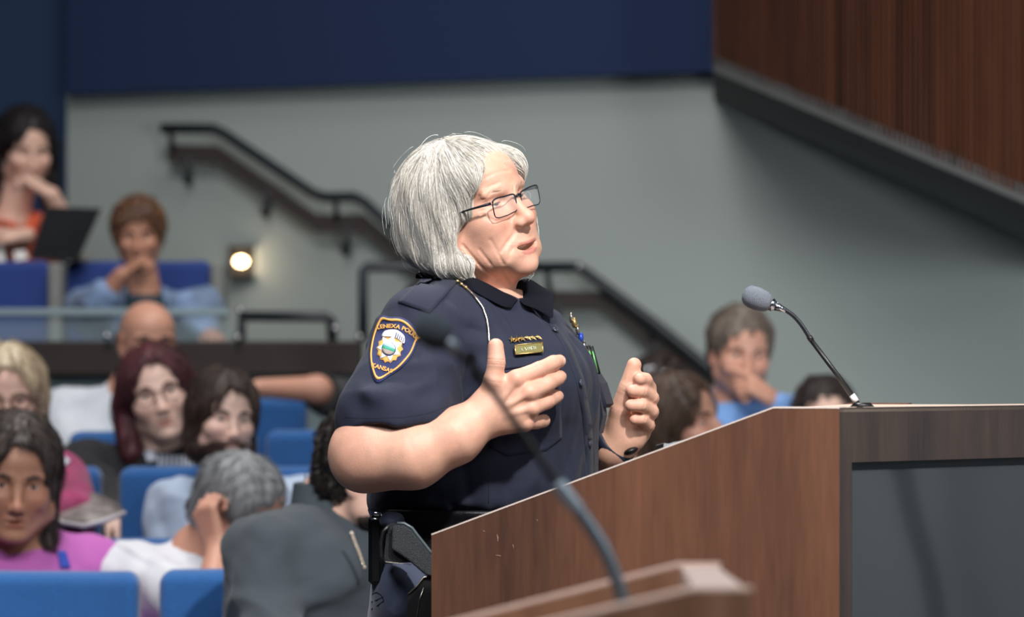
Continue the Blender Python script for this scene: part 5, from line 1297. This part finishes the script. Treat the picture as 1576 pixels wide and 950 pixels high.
# right side
_, i11 = person(1140, 542, 11.2, 'man in a light blue shirt holding his chin, seen over the podium slope', yaw=10, pitch=-8, roll=-3, s=1.08, tone='b', shirt=(128, 172, 232), hair='short', hcol=((92, 78, 70), (58, 44, 40), (120, 108, 98)), opt=dict(stubble=.6),
    byaw=0, sh=(1128, 614, 11.25), shw=.19, arms=[None, ((1222, 705, 10.95), (1200, 622, 10.95), dict(dir=(-.62, -.05, .42), palm=(-.4, .5, -.6), side=-1, curl=(.2, 1.0, 1.1, 1.2), thumb=.4))])
_, i12 = person(1048, 655, 9.6, 'brown haired person half hidden between the speaker far hand and the podium slope', yaw=60, pitch=10, roll=10, s=1.05, tone='b', shirt=(196, 206, 214), hair='bob', hcol=((112, 88, 70), (72, 54, 44)), byaw=30, sh=(985, 745, 9.65), shw=.17)
_, i13 = person(1268, 646, 10.8, 'person whose forehead and dark hair just show above the podium top', yaw=0, pitch=0, s=.98, tone='a', shirt=(70, 70, 80), hair='short', hcol=((58, 48, 44), (40, 32, 30)), sh=(1268, 745, 10.85))
# glasses pushed up on the hair of the person behind
_, i14 = person(1016, 612, 12.0, 'dark haired person with spectacles pushed up on the head behind the speaker far hand', yaw=10, pitch=6, s=1.0, tone='b', shirt=(40, 42, 48), hair='curly', hcol=((62, 46, 40), (44, 32, 28)), sh=(1010, 712, 12.05))
gg = MB()
for k, q in enumerate(((997, 571), (1023, 576))): gg.sphere(P(q[0], q[1], 11.84), (.015, .013, .015), n=10)
gg.tube([P(985, 568, 11.9), P(997, 562, 11.84), P(1010, 569, 11.83), P(1023, 567, 11.84), P(1038, 574, 11.9)], .003, 6)
gg.tube([P(985, 568, 11.9), P(982, 590, 12.0)], .002, 6); tag(gg.build('spectacles', M['steel'], None, True), 'pair of bright spectacles pushed up on dark hair right of the far hand', 'glasses')

# tablet in orange person's lap, papers, handout
t = thing('laptop', 'open dark laptop standing before the person in orange', 'laptop', P(100, 398, 13.35))
A = [P(72, 318, 13.35), P(156, 321, 13.30), P(122, 396, 13.32), P(46, 392, 13.35)]
MB().prism(A, (0, .012, 0)).build('screen', M['lap'], t)
MB().prism([P(46, 392, 13.35), P(122, 396, 13.32), P(122, 396, 13.32)+[0, .24, .01], P(46, 392, 13.35)+[0, .24, .01]], (0, 0, -.014)).build('keyboard_base', M['lap'], t)
pp = MB(); pp.prism([P(-6, 380, 13.4), P(6, 378, 13.4), P(8, 402, 13.35), P(-6, 404, 13.35)], (0, .002, 0)); tag(pp.build('paper_sheet', M['paper']), 'small white paper at the very left edge under the orange top', 'paper')
pp = MB(); pp.prism([P(20, 386, 13.4), P(38, 385, 13.4), P(44, 398, 13.35), P(24, 402, 13.35)], (0, .002, 0)); tag(pp.build('paper_sheet', M['paper']), 'white paper beside the dark laptop on the upper level', 'paper')
hd_ = thing('magazine', 'open pale magazine in the lap of the blonde woman in magenta', 'magazine', P(130, 800, 8.95))
L = [P(72, 796, 9.0), P(100, 806, 8.9), P(130, 810, 8.85), P(160, 802, 8.87), P(192, 790, 8.95)]; U = [P(98, 775, 9.25), P(125, 764, 9.2), P(145, 758, 9.2), P(168, 768, 9.2), P(186, 778, 9.2)]
V = L+U; MBm = MB(); MBm.add(V, [(i, i+1, 6+i, 5+i) for i in range(4)]); 
mg = mesh_obj('pages', np.array(V), MBm.f, mat('magazine_pages', (140, 132, 130), .5, var=.5, vscale=22), hd_, True); md_ = mg.modifiers.new('s', 'SOLIDIFY'); md_.thickness = .006
MB().tube(L, .006, 6).build('page_edge', mat('page_edge_white', (205, 200, 205), .5), hd_, True)
bpy.context.view_layer.update()
